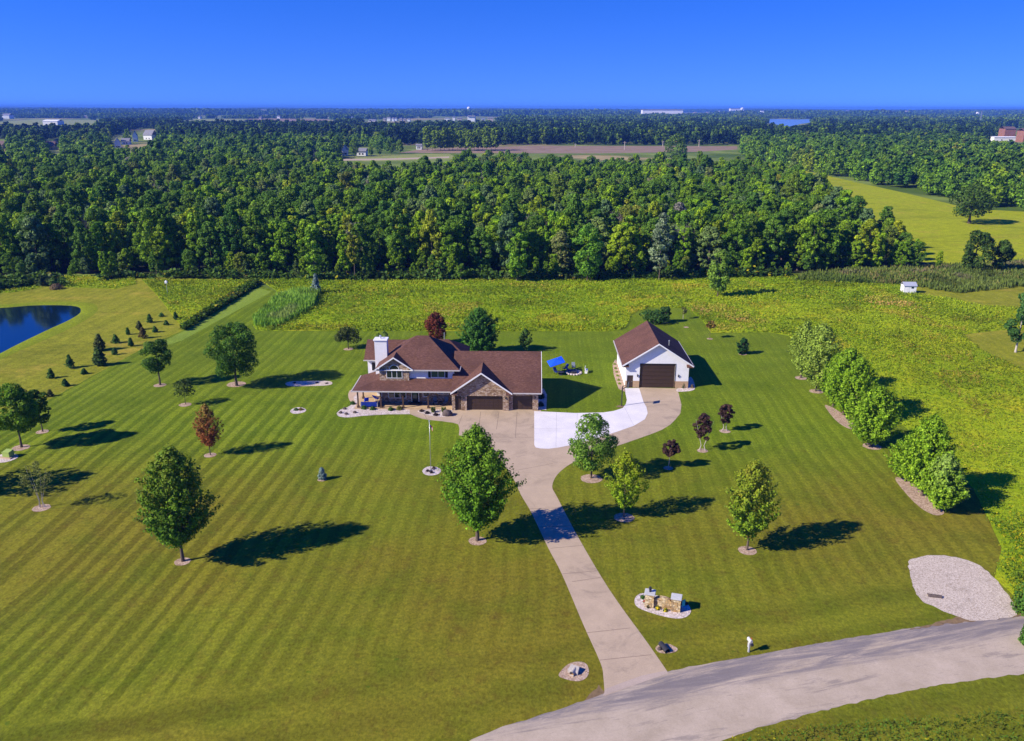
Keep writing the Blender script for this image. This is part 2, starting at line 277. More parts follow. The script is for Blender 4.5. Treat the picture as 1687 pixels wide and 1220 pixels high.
# ------------------------------------------------------------------ object helpers
def put(o, label=None, cat=None, group=None, kind=None, parent=None):
    if o.name not in COL.objects: COL.objects.link(o)
    if label: o['label'] = label
    if cat: o['category'] = cat
    if group: o['group'] = group
    if kind: o['kind'] = kind
    if parent is not None: o.parent = parent
    return o
def root(name, loc, label, cat, group=None, rz=0.0):
    o = bpy.data.objects.new(name, None); o.empty_display_size = .3; o.location = loc; o.rotation_euler = (0, 0, rz)
    return put(o, label, cat, group)
class MB:
    """gathers shapes and links them as one mesh object"""
    def __init__(s): s.v = []; s.f = []
    def add(s, vs, fs):
        b = len(s.v); s.v += [tuple(v) for v in vs]; s.f += [tuple(i + b for i in f) for f in fs]; return s
    def box(s, x0, y0, z0, x1, y1, z1):
        return s.add([(x0, y0, z0), (x1, y0, z0), (x1, y1, z0), (x0, y1, z0), (x0, y0, z1), (x1, y0, z1), (x1, y1, z1), (x0, y1, z1)],
                     [(0, 3, 2, 1), (4, 5, 6, 7), (0, 1, 5, 4), (1, 2, 6, 5), (2, 3, 7, 6), (3, 0, 4, 7)])
    def slab(s, poly, t=0.16):
        """a thick plate: 3-D polygon and its copy t lower"""
        n = len(poly); top = [Vector(p) for p in poly]; bot = [p - Vector((0, 0, t)) for p in top]
        nz = Vector((0, 0, 0))
        for i in range(n): nz += top[i].cross(top[(i + 1) % n])
        if nz.z < 0: top.reverse(); bot.reverse()
        return s.add(top + bot, [tuple(range(n)), tuple(range(2 * n - 1, n - 1, -1))] + [(i, i + n, (i + 1) % n + n, (i + 1) % n) for i in range(n)])
    def wallpoly(s, pts, y0, y1):
        """polygon in x,z extruded from y0 to y1"""
        n = len(pts); a = [(x, y0, z) for x, z in pts]; b = [(x, y1, z) for x, z in pts]
        return s.add(a + b, [tuple(range(n)), tuple(range(2 * n - 1, n - 1, -1))] + [(i, i + n, (i + 1) % n + n, (i + 1) % n) for i in range(n)])
    def tube(s, p0, p1, r0, r1=None, k=8, cap=True):
        r1 = r0 if r1 is None else r1; p0 = Vector(p0); p1 = Vector(p1); d = (p1 - p0).normalized()
        a = d.orthogonal().normalized(); b = d.cross(a)
        vs = [p0 + (a * math.cos(t) + b * math.sin(t)) * r0 for t in [2 * math.pi * i / k for i in range(k)]] + [p1 + (a * math.cos(t) + b * math.sin(t)) * r1 for t in [2 * math.pi * i / k for i in range(k)]]
        fs = [(i, (i + 1) % k, (i + 1) % k + k, i + k) for i in range(k)]
        if cap: fs += [tuple(range(k - 1, -1, -1)), tuple(range(k, 2 * k))]
        return s.add(vs, fs)
    def ball(s, c, rx, ry=None, rz=None, seg=10, ring=6, jit=0.0, rng=None, zmin=-1.0):
        ry = ry or rx; rz = rz or rx; vs = []; rng = rng or random.Random(1)
        for i in range(ring + 1):
            th = math.pi * i / ring
            for j in range(seg):
                ph = 2 * math.pi * j / seg; k = 1 + rng.uniform(-jit, jit)
                vs.append((c[0] + rx * k * math.sin(th) * math.cos(ph), c[1] + ry * k * math.sin(th) * math.sin(ph), c[2] + rz * k * max(math.cos(th), zmin)))
        fs = [(i * seg + j, (i + 1) * seg + j, (i + 1) * seg + (j + 1) % seg, i * seg + (j + 1) % seg) for i in range(ring) for j in range(seg)]
        return s.add(vs, fs)
    def build(s, name, mat, parent=None, smooth=False, bevel=0.0, **k):
        me = bpy.data.meshes.new(name); me.from_pydata(s.v, [], s.f)
        if bevel:
            bm = bmesh.new(); bm.from_mesh(me); bmesh.ops.bevel(bm, geom=bm.edges[:], offset=bevel, segments=2, affect='EDGES', clamp_overlap=True); bm.to_mesh(me); bm.free()
        bm = bmesh.new(); bm.from_mesh(me); bmesh.ops.recalc_face_normals(bm, faces=bm.faces[:]); bm.to_mesh(me); bm.free()
        me.materials.append(mat)
        if smooth: me.polygons.foreach_set('use_smooth', [True] * len(me.polygons))
        return put(bpy.data.objects.new(name, me), parent=parent, **k)
def box(name, mat, parent, *a, bevel=0.0): return MB().box(*a).build(name, mat, parent, bevel=bevel)
def quads_mesh(name, cen, nrm, size, col, mat, asp=1.0, rng=None, up=None):
    """many small leaf-like faces: centre, facing, size and colour of each (arrays)"""
    n = len(cen); rng = rng or np.random.default_rng(1)
    nrm = nrm / (np.linalg.norm(nrm, axis=1, keepdims=True) + 1e-9)
    ref = rng.normal(size=(n, 3)) if up is None else np.broadcast_to(np.array(up, float), (n, 3))
    a = np.cross(nrm, ref); a /= (np.linalg.norm(a, axis=1, keepdims=True) + 1e-9); b = np.cross(nrm, a)
    sa = (size * .5)[:, None]; sb = sa * asp
    P = np.stack([cen - b * sb, cen + a * sa, cen + b * sb, cen - a * sa], 1).reshape(-1, 3)
    me = bpy.data.meshes.new(name); me.vertices.add(4 * n); me.loops.add(4 * n); me.polygons.add(n)
    me.vertices.foreach_set('co', P.astype(np.float32).ravel()); me.loops.foreach_set('vertex_index', np.arange(4 * n, dtype=np.int32))
    me.polygons.foreach_set('loop_start', np.arange(0, 4 * n, 4, dtype=np.int32)); me.polygons.foreach_set('loop_total', np.full(n, 4, np.int32))
    at = me.color_attributes.new('Col', 'FLOAT_COLOR', 'POINT'); cc = np.ones((n, 4, 4), np.float32); cc[:, :, :3] = np.clip(col, 0, 1)[:, None, :]
    at.data.foreach_set('color', cc.ravel()); me.update(calc_edges=True); me.materials.append(mat)
    return me
def sheet(name, pts, z, mat, kind='structure', **k):
    me = bpy.data.meshes.new(name); bm = bmesh.new(); vs = [bm.verts.new((p[0], p[1], z)) for p in pts]
    for t in tessellate_polygon([[Vector((p[0], p[1], 0)) for p in pts]]):
        try: bm.faces.new([vs[i] for i in t])
        except ValueError: pass
    for f in bm.faces:
        if f.normal.z < 0: f.normal_flip()
    bm.to_mesh(me); bm.free(); me.materials.append(mat)
    return put(bpy.data.objects.new(name, me), kind=kind, **k)
def gp(*pp): return [G(*p) for p in pp]
def smooth_poly(pts, n=6, closed=True):
    """Catmull-Rom through the points"""
    out = []; m = len(pts)
    for i in range(m if closed else m - 1):
        p = [Vector(pts[(i + k) % m] if closed else pts[min(max(i + k, 0), m - 1)]) for k in (-1, 0, 1, 2)]
        for j in range(n):
            t = j / n
            out.append(tuple(0.5 * ((2 * p[1]) + (-p[0] + p[2]) * t + (2 * p[0] - 5 * p[1] + 4 * p[2] - p[3]) * t * t + (-p[0] + 3 * p[1] - 3 * p[2] + p[3]) * t ** 3)))
    if not closed: out.append(tuple(pts[-1]))
    return out
def jitter(pts, a, seed=0, step=0.5, closed=True):
    r = random.Random(seed); out = []
    for i in range(len(pts) - (not closed)):
        p = Vector(pts[i]); q = Vector(pts[(i + 1) % len(pts)]); k = max(1, int((q - p).length / step))
        for j in range(k):
            s = p.lerp(q, j / k); out.append((s.x + r.uniform(-a, a), s.y + r.uniform(-a, a)))
    return out
def inside(P, poly):
    x, y = P[:, 0], P[:, 1]; r = np.zeros(len(P), bool); n = len(poly)
    for i in range(n):
        x0, y0 = poly[i][:2]; x1, y1 = poly[(i + 1) % n][:2]
        if y0 == y1: continue
        c = ((y0 > y) != (y1 > y)) & (x < (x1 - x0) * (y - y0) / (y1 - y0) + x0); r ^= c
    return r
def vnoise(x, y, s, seed=0):
    """cheap smooth value noise"""
    def h(i, j): 
        v = np.sin(i * 127.1 + j * 311.7 + seed * 74.7) * 43758.5453; return v - np.floor(v)
    X = x / s; Y = y / s; i = np.floor(X); j = np.floor(Y); u = X - i; v = Y - j; u = u * u * (3 - 2 * u); v = v * v * (3 - 2 * v)
    return (h(i, j) * (1 - u) + h(i + 1, j) * u) * (1 - v) + (h(i, j + 1) * (1 - u) + h(i + 1, j + 1) * u) * v
# ------------------------------------------------------------------ the ground and its paving
S = 15000
gp_pts = [(-14400, -250), (14400, -250), (14400, 14890), (-14400, 14890)]
sheet('ground', gp_pts, -0.034, GROUND)
sheet('field', gp((-500, 1000), (-400, 700), (-420, 470), (-100, 455), (240, 457), (430, 462), (310, 560), (160, 640), (0, 740), (-100, 820)), -0.016, ROUGH_LAWN)
sheet('field', gp((1480, 462), (2300, 470), (2300, 700), (1900, 760), (1640, 640)), -0.016, ROUGH_LAWN)
sheet('field', gp((1262, 262), (1300, 274), (1400, 296), (1500, 318), (1600, 342), (1700, 347), (2600, 400), (2600, 470), (1500, 450), (1300, 330)), -0.024, lawn_material('pasture_grass', (0.32, 0.39, 0.008), (0.42, 0.46, 0.012), (0.52, 0.44, 0.014), 6.0, 0.3, 0.0, False, 0.8, 1))
PLOUGH = speckled('ploughed_earth', (0.26, 0.18, 0.11), .25, .05)
HAY = speckled('pale_hayfield', (0.24, 0.27, 0.06), .25, .03)
sheet('field', gp((655, 252), (700, 245), (880, 239.5), (1215, 239.5), (1215, 245), (1150, 249), (980, 252), (800, 252)), -0.028, PLOUGH)
for q in (((-20, 204), (60, 198), (165, 199), (150, 207), (40, 212)), ((300, 196.5), (425, 197.5), (420, 200.5), (310, 200)), ((410, 196.5), (545, 196.5), (530, 200.5), (400, 200)), ((20, 250), (60, 246), (140, 250), (130, 262), (20, 262)), ((170, 225), (200, 222), (205, 240), (170, 244)),
          ((560, 256), (740, 253), (760, 262), (600, 266)), ((1410, 193), (1560, 192), (1540, 195), (1420, 196)), ((900, 197), (985, 197), (980, 201), (905, 201))):
    sheet('field', gp(*q), -0.028, PLOUGH if q[0][0] == 410 else HAY)
WATER = N('lake_water', 0.08, 0.6); WATER.color((0.004, 0.014, 0.03)); _wn = WATER.noise(WATER.pos(), 1.6, 3, .5); WATER.bump(_wn, .05, .05); WATER = WATER.m
LAKE = speckled('far_lake_water', (.16, .30, .55), .05, .02, .3, .5, 0)
sheet('lake', smooth_poly(gp((1250, 196), (1275, 194.8), (1315, 195.4), (1352, 194.6), (1340, 199), (1318, 203), (1300, 207), (1276, 203), (1262, 200)), 4), -0.02, LAKE)
# pond in a shallow bowl: the bank is a ring that slopes to the water
pond = smooth_poly(gp((-120, 512), (0, 508), (60, 503.5), (125, 504.5), (137, 514), (120, 527), (80, 546), (30, 570), (-10, 590), (-120, 640), (-330, 640), (-300, 540)), 6)
sheet('pond', pond, 0.0, WATER)
pc = Vector((sum(p[0] for p in pond) / len(pond), sum(p[1] for p in pond) / len(pond)))
bank = MB(); n = len(pond); vs = []
for p in pond:
    d = (Vector(p) - pc).normalized(); vs += [(p[0] - d.x * .5, p[1] - d.y * .5, -.02), (p[0] + d.x * .5, p[1] + d.y * .5, .22), (p[0] + d.x * 3.2, p[1] + d.y * 3.2, -.015)]
bank.add(vs, [(3 * i + k, 3 * i + k + 1, 3 * ((i + 1) % n) + k + 1, 3 * ((i + 1) % n) + k) for i in range(n) for k in (0, 1)])
bank.build('ground', lawn_material('pond_bank_grass', (0.20, 0.26, 0.010), (0.26, 0.32, 0.015), (0.34, 0.32, 0.02), 4, .2, 0, False, .5), kind='structure', smooth=True)
lawn_px = [(-700, 1500), (-500, 900), (0, 700), (90, 655), (150, 622), (240, 573), (300, 546), (428, 470), (455, 480), (474, 482), (440, 505), (424, 520), (416, 540), (430, 545), (700, 545), (1000, 545), (1030, 541), (1042, 516), (1070, 505), (1135, 507), (1160, 530), (1172, 547), (1268, 546), (1300, 552), (1345, 600),
           (1420, 655), (1490, 700), (1560, 755), (1604, 802), (1628, 850), (1652, 900), (1640, 950), (1690, 1000), (1900, 1010), (2400, 1000), (2400, 1500)]
sheet('lawn', jitter(gp(*lawn_px), 0.12, 3, 1.0), 0.0, LAWN)
# the mown strip along the hedge lies lighter
sheet('lawn', gp((236, 581), (300, 548), (425, 474), (448, 481), (300, 562)), 0.004, lawn_material('fresh_mown_strip', (0.19, 0.28, 0.03), (0.24, 0.33, 0.045), (0.25, 0.3, 0.05), 3, .3, 0.0, False, .2))
meadow_polys = [gp((235, 462), (425, 463), (304, 541), (291, 528), (262, 490)),
                gp((425, 460), (457, 480), (470, 484), (424, 520), (416, 535), (424, 545), (640, 545.5), (1000, 545.5), (1030, 541), (1042, 516), (1070, 505), (1135, 507), (1160, 530), (1172, 547), (1268, 546), (1300, 552), (1345, 600), (1420, 655), (1490, 700), (1560, 755), (1604, 802), (1628, 850), (1652, 900), (1640, 950), (1687, 1000), (1780, 1005),
                   (1860, 850), (1860, 640), (1687, 608), (1620, 575), (1587, 549), (1650, 542), (1860, 540), (1860, 510), (1620, 502), (1570, 490), (1510, 482), (1500, 460), (1300, 452), (900, 455)),
                gp((72, 463), (110, 456), (222, 459), (225, 469), (190, 477), (110, 474)), gp((-150, 470), (30, 466), (70, 475), (20, 483), (-150, 492))]
for q in meadow_polys: sheet('meadow_ground', q, -0.008 if q is not meadow_polys[1] else -0.006, MEADOW)

# paving
sheet('road', gp((480, 264), (565, 262), (640, 261), (700, 259), (740, 257.5), (740, 260), (700, 261.5), (640, 263.5), (560, 265), (480, 267)), -0.02, DRIVE)
sheet('driveway', smooth_poly(gp((998, 1146), (996, 1116), (990.8, 1091), (962, 1027), (927, 945), (904, 901), (876.6, 844), (859, 814), (845, 785), (815, 745), (785, 725), (765, 718)), 4, False)[:-1] + gp((757, 717), (758, 706), (756, 699), (748, 696.5), (730, 694), (710, 692), (697, 690), (688, 687), (676, 682), (676, 673), (760, 673), (892, 673), (893, 682), (1030, 700), (1058, 690), (1054, 637.5), (1116, 639), (1119, 647.5), (1123.7, 666), (1122, 680), (1114, 690), (1105, 699), (1092, 707), (1075, 714)) +
      smooth_poly(gp((1027, 731), (985, 744), (955, 757), (936, 767), (919, 782), (911, 801), (920, 820), (953.8, 884), (1005, 970), (1069, 1059), (1103, 1108)), 4, False), 0.010, DRIVE)
new = sheet('driveway', gp((881, 677), (917, 678.5), (949, 680), (994.7, 679), (1012, 676.5), (1026.9, 671.6), (1032, 665), (1033.7, 658), (1031.4, 647.5), (1030.5, 638.6), (1054, 638.6), (1061, 661), (1066, 670), (1068, 680), (1063.6, 690), (1045, 701), (1017.7, 710.6), (985, 721), (946, 732), (921, 737), (905, 739), (891.5, 738.5), (884, 737), (881.4, 733)), 0.020, NEWCON)
jt = MB()
def strip(a, b, wd=0.05, z=0.014, mb=None):
    a = Vector(G(*a)); b = Vector(G(*b)); d = (b - a).normalized(); q = Vector((-d.y, d.x)) * wd / 2
    (mb or jt).add([(a.x - q.x, a.y - q.y, z), (a.x + q.x, a.y + q.y, z), (b.x + q.x, b.y + q.y, z), (b.x - q.x, b.y - q.y, z)], [(0, 1, 2, 3)])
for a, b in (((944, 958), (990, 951)), ((969, 1042), (1040, 1034)), ((990, 1087), (1075, 1078)), ((873, 838), (926, 836)), ((890, 868), (943, 866)), ((762.5, 684), (757, 699)), ((793, 678), (790, 703)), ((823, 678), (819, 707)), ((853, 678), (850, 721)), ((850, 775), (912, 763)), ((760, 720), (880, 720)),
             ((1060, 660), (1123, 662)), ((700, 682), (704, 690)), ((908, 903), (962, 898)), ((928, 945), (985, 940))): strip(a, b)
jt.build('driveway', JOINT, kind='structure')
j2 = MB()
for a, b in (((918, 679), (917, 737)), ((952, 680), (951, 731)), ((989, 680), (988, 719)), ((882, 706), (1008, 704)), ((1030, 671), (1045, 700)), ((1031.5, 650), (1056, 648)), ((1033, 664), (1062, 664))): strip(a, b, .045, .024, j2)
j2.build('driveway', speckled('pale_joint', (.48, .46, .45), .1, 3), kind='structure')
road = sheet('road', jitter(smooth_poly(gp((430, 1400), (780, 1219), (870, 1186), (940, 1162), (1000, 1141), (1100, 1106), (1250, 1078), (1400, 1050), (1560, 1025), (1687, 1012), (1900, 992), (2400, 955)), 5, False), .07, 5, .4, False) + jitter(smooth_poly(gp((2400, 1040), (1900, 1080), (1687, 1108), (1560, 1125), (1440, 1150), (1300, 1185), (1190, 1221), (800, 1400)), 5, False), .1, 6, .4, False), 0.006, ROAD)
sheet('road', gp((995, 1146), (1103, 1108.5), (1100, 1104), (1060, 1112), (1000, 1134)), 0.014, concrete('apron_concrete', (0.44, 0.35, 0.28), (0.3, .24, .19), .4))
sheet('gravel_pad', jitter(smooth_poly(gp((1499, 925), (1516.7, 916), (1549, 913), (1587.5, 919), (1617, 931), (1640.6, 951.5), (1658, 972), (1679, 1007), (1660, 1016), (1611, 1021), (1578.7, 1014), (1537, 996), (1518, 987), (1505, 960)), 4), .08, 8, .3), 0.016, GRAVEL)
sheet('gravel_verge', jitter(gp((1500, 1036), (1578, 1015), (1640, 1019), (1690, 1008), (1690, 1013), (1560, 1027)), .1, 9, .3), 0.011, SOIL)
sheet('dirt_patch', jitter(gp((975, 1142), (990, 1128), (998, 1140), (999, 1147), (960, 1157)), .08, 3, .3), 0.003, SOIL)
# curb of rock beds round the house
sheet('rock_bed', smooth_poly(gp((555.5, 681), (560, 686.5), (577, 688), (600, 685.3), (640, 682.8)), 5, False) + gp((676, 682.5), (676, 672), (640, 672), (590, 673), (592, 655), (588, 650), (583, 655), (586, 663), (574, 671), (562, 675)), 0.024, WHITEROCK)
sheet('rock_bed', smooth_poly(gp((689, 677), (712, 672), (745, 672), (746, 679), (742, 685), (733, 686.8), (716, 685.8), (699, 682)), 4), 0.024, WHITEROCK)
sheet('patio', smooth_poly(gp((575, 655), (584, 640), (640, 636), (640, 668), (590, 668)), 3), 0.018, WALKCON)
sheet('rock_bed', gp((1010, 600), (1014, 592), (1016, 592), (1030.5, 636), (1030.5, 645), (1020, 640), (1012, 617)), 0.022, RIVERROCK)
sheet('rock_bed', smooth_poly(gp((1116, 639.5), (1128, 636), (1134, 625), (1138, 620), (1143, 625), (1146, 638), (1140, 643), (1118, 644.5)), 3), 0.022, WHITEROCK)
sheet('rock_bed', gp((886, 673.5), (888, 640), (897, 640), (902, 650), (901, 675.5)), 0.022, WHITEROCK)
def bed(pts, mat=WHITEROCK, z=0.022): return sheet('rock_bed', smooth_poly(pts, 4), z, mat)
bed(gp((471, 632.5), (480, 629), (508, 628), (540, 628), (548.5, 631), (542, 635), (508, 636.6), (478, 636.5)), GRAVEL)
bed(gp((479, 678), (485, 673), (497, 671.5), (505, 675), (503, 679), (492, 682), (483, 681.5)))
bed(gp((697, 776), (702, 770.5), (711, 768.5), (722, 770), (728, 775), (723, 781), (711, 783.5), (701, 781.5)))
bed(gp((1047, 988), (1052, 980), (1065, 977), (1105, 985), (1130, 991), (1140, 1004), (1135, 1014), (1120, 1018.5), (1095, 1015), (1065, 1006), (1050, 998)))
bed(gp((-12, 757), (0, 751), (15, 747.5), (31, 751), (28, 757), (10, 763), (-8, 763)))
bed(gp((922, 1112), (935, 1096), (950, 1090), (966, 1092), (972, 1104), (968, 1116), (955, 1122), (935, 1119)), RIVERROCK)
bed(gp((1082, 1066), (1092, 1060), (1106, 1061), (1118, 1068), (1113, 1074), (1095, 1076), (1085, 1073)), RIVERROCK)
bed(gp((1360, 667.5), (1368, 668), (1388, 679), (1403, 692), (1411, 704), (1402, 705.5), (1388, 699), (1374, 687)), RIVERROCK)
bed(gp((1476, 787.5), (1490, 787), (1512, 800), (1535, 822), (1556, 840), (1552, 847), (1538, 846), (1518, 835), (1496, 814)), RIVERROCK)
def ring(px, py, wpx=26):
    x, y = G(px, py); r = wpx / 2 * DEPTH(y, 0) / FPX; rr = random.Random(int(px * 7 + py))
    sheet('mulch_ring', [(x + r * (1 + rr.uniform(-.06, .06)) * math.cos(t), y - r * .15 + r * .95 * math.sin(t)) for t in [2 * math.pi * i / 22 for i in range(22)]], 0.022, RIVERROCK)
# ------------------------------------------------------------------ trees
def leafcols(rng, n, a, b, var=0.18):
    t = rng.random(n)[:, None]; c = np.array(a)[None] * (1 - t) + np.array(b)[None] * t
    return c * (1 + rng.normal(0, var, n))[:, None].clip(.4, 1.8)
def env_r(t, shape):
    """crown radius (0..1) at relative height t"""
    if shape == 'egg': return np.sin(np.pi * np.clip(t, 0, 1) ** 0.78) ** 0.62
    if shape == 'cone': return np.clip((1 - t), 0, 1) ** 0.75 * np.clip(t * 9, 0, 1)
    if shape == 'dome': return np.sqrt(np.clip(1 - (np.clip(t, 0, 1) * 1.0) ** 2.4, 0, 1)) * np.clip(t * 3 + .5, 0, 1)
    if shape == 'col': return np.sin(np.pi * np.clip(t, 0, 1) ** 0.85) ** 0.35
    return np.sin(np.pi * np.clip(t, 0, 1)) ** 0.5
def branchy(seed, h, r, base, shape='egg', nb=95, per=75, leaf=.30, a=(.05, .12, .01), b=(.14, .24, .02), tip=None, tipamt=.6, rise=.8, spread=.33, lean=(0, 0)):
    """crown of upward branches with leaf sprays along them; returns arrays"""
    rng = np.random.default_rng(seed); C = []; Nn = []; K = []; limbs = []
    ch = h - base
    for i in range(nb):
        t = (i + .5) / nb; t = t ** .85; az = i * 2.39996 + rng.normal(0, .3)
        R1 = r * env_r(np.array([t]), shape)[0] * rng.uniform(.70, 1.14) + .05
        tip_z = base + ch * t; up = R1 * rise * (0.55 + .7 * t); z0 = max(base * .75, tip_z - up)
        R1 *= 1 + .13 * math.sin(2 * az + seed) + .10 * math.sin(3 * az + 6 * t + seed * 2) + .07 * math.sin(9 * t + seed)
        if shape == 'cone': z0 = tip_z + R1 * .18
        p0 = np.array([lean[0] * z0, lean[1] * z0, z0]); tipp = np.array([math.cos(az) * R1 + lean[0] * tip_z, math.sin(az) * R1 + lean[1] * tip_z, tip_z + ch * .03])
        if i % 4 == 0: limbs.append((p0, p0 + (tipp - p0) * .75))
        m = int(per * (.35 + .65 * min(1, R1 / r))); s = rng.uniform(.22, 1, m) ** .7
        ax = p0[None] + (tipp - p0)[None] * s[:, None] ; ax[:, 2] += -np.sin(s * np.pi) * .08 * R1
        wd = spread * r * (.16 + .60 * (1 - s)) * .5 + .03
        off = rng.normal(0, 1, (m, 3)) * wd[:, None]; C.append(ax + off)
        out = np.array([math.cos(az), math.sin(az), .9])[None] * .8 + rng.normal(0, .55, (m, 3)) + off / (wd[:, None]) * .5; Nn.append(out)
        br = rng.normal(1, .10); c = leafcols(rng, m, a, b) * br
        if tip is not None:
            k = np.clip((C[-1][:, 2] - base) / ch * 1.5 - .45 + rng.normal(0, .25, m), 0, 1)[:, None] * tipamt * rng.uniform(.5, 1.2); c = c * (1 - k) + np.array(tip)[None] * k * rng.uniform(.8, 1.15, (m, 1))
        K.append(c)
    C = np.concatenate(C); S_ = leaf * rng.uniform(.6, 1.3, len(C)); C[:, 2] = np.maximum(C[:, 2], .05)
    return C, np.concatenate(Nn), S_, np.concatenate(K), limbs
def lobed(seed, h, r, base, nl=26, nq=2600, leaf=.5, a=(.045, .10, .014), b=(.12, .20, .025), shape='round', fill=.36, lean=(0, 0)):
    rng = np.random.default_rng(seed); L = []
    for i in range(nl):
        t = rng.uniform(.04, .96); az = rng.uniform(0, 6.283); rad = r * env_r(np.array([t]), shape)[0] * rng.uniform(.35, .78) if shape else 0
        L.append((math.cos(az) * rad, math.sin(az) * rad, base + (h - base) * (.06 + .86 * t), r * rng.uniform(fill * .65, fill * 1.25), rng.normal(1, .13)))
    L = np.array(L); k = rng.choice(nl, nq, p=L[:, 3] ** 2 / (L[:, 3] ** 2).sum())
    d = rng.normal(size=(nq, 3)); d[:, 2] += .35; d /= np.linalg.norm(d, axis=1, keepdims=True)
    c = L[k, :3] + d * (L[k, 3] * rng.uniform(.72, 1.12, nq))[:, None] * np.array([1, 1, .82])[None]
    ax = L[:, :3]; keep = np.ones(nq, bool)
    for j in range(nl):
        q = np.linalg.norm((c - ax[j]) / np.array([1, 1, .82]), axis=1) < L[j, 3] * .6; keep &= ~q
    c = c[keep]; d = d[keep]; k = k[keep]; m = len(c)
    c[:, 0] += lean[0] * c[:, 2]; c[:, 1] += lean[1] * c[:, 2]; c[:, 2] = np.maximum(c[:, 2], .1)
    col = leafcols(rng, m, a, b, .15) * L[k, 4][:, None]
    return c, d + rng.normal(0, .45, (m, 3)), leaf * rng.uniform(.6, 1.3, m), col, []
def bare(seed, h, r, base):
    """a leafless crown: limbs and twigs"""
    rg = random.Random(seed); mb = MB()
    def grow(p, d, l, rad, k):
        q = p + d * l; mb.tube(p, q, rad, rad * .6, 4, False)
        if k == 0: return
        for _ in range(3 if k > 1 else 4):
            nd = (d + Vector((rg.uniform(-1, 1), rg.uniform(-1, 1), rg.uniform(-.1, .7))) * .62).normalized(); grow(p + d * l * rg.uniform(.5, 1), nd, l * rg.uniform(.55, .8), rad * .5, k - 1)
    for _ in range(5): grow(Vector((0, 0, base)), Vector((rg.uniform(-.45, .45), rg.uniform(-.45, .45), 1)).normalized(), h * .3, .09, 4)
    return mb
def trunk_mb(h, r0, limbs=(), lean=(0, 0), stems=1, seed=0):
    mb = MB(); rg = random.Random(seed)
    for s in range(1):
        dx, dy = (rg.uniform(.12, .3) * (1 if seed % 2 else -1), rg.uniform(-.1, .1)) if stems > 1 else (0, 0); p = Vector((dx * 1.5, dy * 1.5, -.1)); k = 6
        for i in range(k):
            t = (i + 1) / k; q = Vector((lean[0] * h * t + dx * h * t + rg.uniform(-.02, .02) * h * .3, lean[1] * h * t + dy * h * t, h * t)); mb.tube(p, q, r0 * (1 - .8 * (i / k)) * (1.35 if i == 0 else 1), r0 * (1 - .8 * t), 8, i == k - 1); p = q
    for a, b in limbs: mb.tube(a, b, r0 * .32, r0 * .08, 5, False)
    return mb
YARD = 'trees planted on the lawn'
def plant(px, py, top, wpx, label, kind='branchy', name='tree', cat='tree', bark=BARK, ringw=0, group=None, base_t=.18, seed=None, tr=.13, stems=1, lean=(0, 0), mat=LEAF, **k):
    x, y = G(px, py); h = ZAT(px, top, y); h *= .98; d = DEPTH(y, h * .5); r = wpx / 2 * d / FPX; seed = seed if seed is not None else int(abs(px * 13 + py))
    rt = root(name, (x, y, 0), label, cat, group)
    f = {'branchy': branchy, 'lobed': lobed}[kind]; base = h * base_t
    C, Nn, S_, K, limbs = f(seed, h, r, base, lean=lean, **k)
    if ringw: ring(px, py, ringw)
    put(bpy.data.objects.new('crown', quads_mesh('crown', C, Nn, S_, K, mat, 1.1, np.random.default_rng(seed))), parent=rt)
    for q in range(stems): trunk_mb(h * .8, tr, limbs if q == 0 else (), lean, 2 if stems > 1 else 1, seed + q).build('trunk', bark, rt, smooth=True)
    return rt
MAPLE = dict(a=(.045, .13, .006), b=(.17, .36, .014))
plant(303, 925, 740, 110, 'tall full maple with faint yellow top standing alone on the lower left lawn', name='maple_tree', ringw=26, nb=240, per=105, leaf=.19, tip=(.32, .36, .03), tipamt=.45, a=(.045, .12, .006), b=(.16, .32, .016), base_t=.2, tr=.15, seed=12)
plant(788, 890, 703, 116, 'large dense maple left of the driveway with shadow across the paving', name='maple_tree', ringw=30, nb=260, per=110, leaf=.19, tip=(.28, .42, .03), tipamt=.4, base_t=.17, tr=.16, seed=9, **MAPLE)
plant(1232, 905, 760, 88, 'orange topped young maple alone on the lawn right of the driveway', name='maple_tree', ringw=30, nb=150, per=80, leaf=.18, tip=(.40, .34, .03), tipamt=.6, a=(.08, .18, .008), b=(.26, .40, .02), base_t=.2, tr=.1)
plant(975, 787, 674, 96, 'airy grey green birch at the inner bend of the driveway', 'lobed', name='birch_tree', ringw=36, nl=80, nq=13000, leaf=.17, fill=.19, a=(.08, .19, .015), b=(.26, .44, .05), base_t=.12, tr=.1, shape='egg')
plant(1029, 851, 744, 64, 'slender yellow green maple just below the birch by the driveway bend', name='maple_tree', ringw=34, nb=110, per=62, leaf=.17, tip=(.42, .38, .02), tipamt=.5, a=(.12, .22, .006), b=(.30, .46, .015), base_t=.2, tr=.07)
PUR = dict(a=(.040, .022, .020), b=(.125, .065, .050), bark=PALEBARK, name='purple_leaf_birch_tree', kind='lobed', nl=60, nq=3600, leaf=.17, fill=.17, group='purple leaved trees beside the outbuilding')
plant(1158, 741, 677, 40, 'purple leaved tree with two white stems, tallest of the three purple ones', ringw=18, stems=2, base_t=.25, tr=.055, shape='egg', **PUR)
plant(1195, 709, 662, 32, 'purple leaved tree with forked white stem, nearest the outbuilding shadow', ringw=18, stems=2, base_t=.25, tr=.05, seed=5, **PUR)
plant(1102, 770, 721, 34, 'smallest purple leaved tree with one leaning white stem', ringw=16, base_t=.4, tr=.04, lean=(.08, 0), **PUR)
ROWG = 'trees in the row along the meadow edge'
PALE = dict(a=(.15, .22, .025), b=(.38, .52, .07), group=ROWG, name='maple_tree')
GRN = dict(a=(.10, .22, .006), b=(.32, .50, .025), group=ROWG, name='maple_tree')
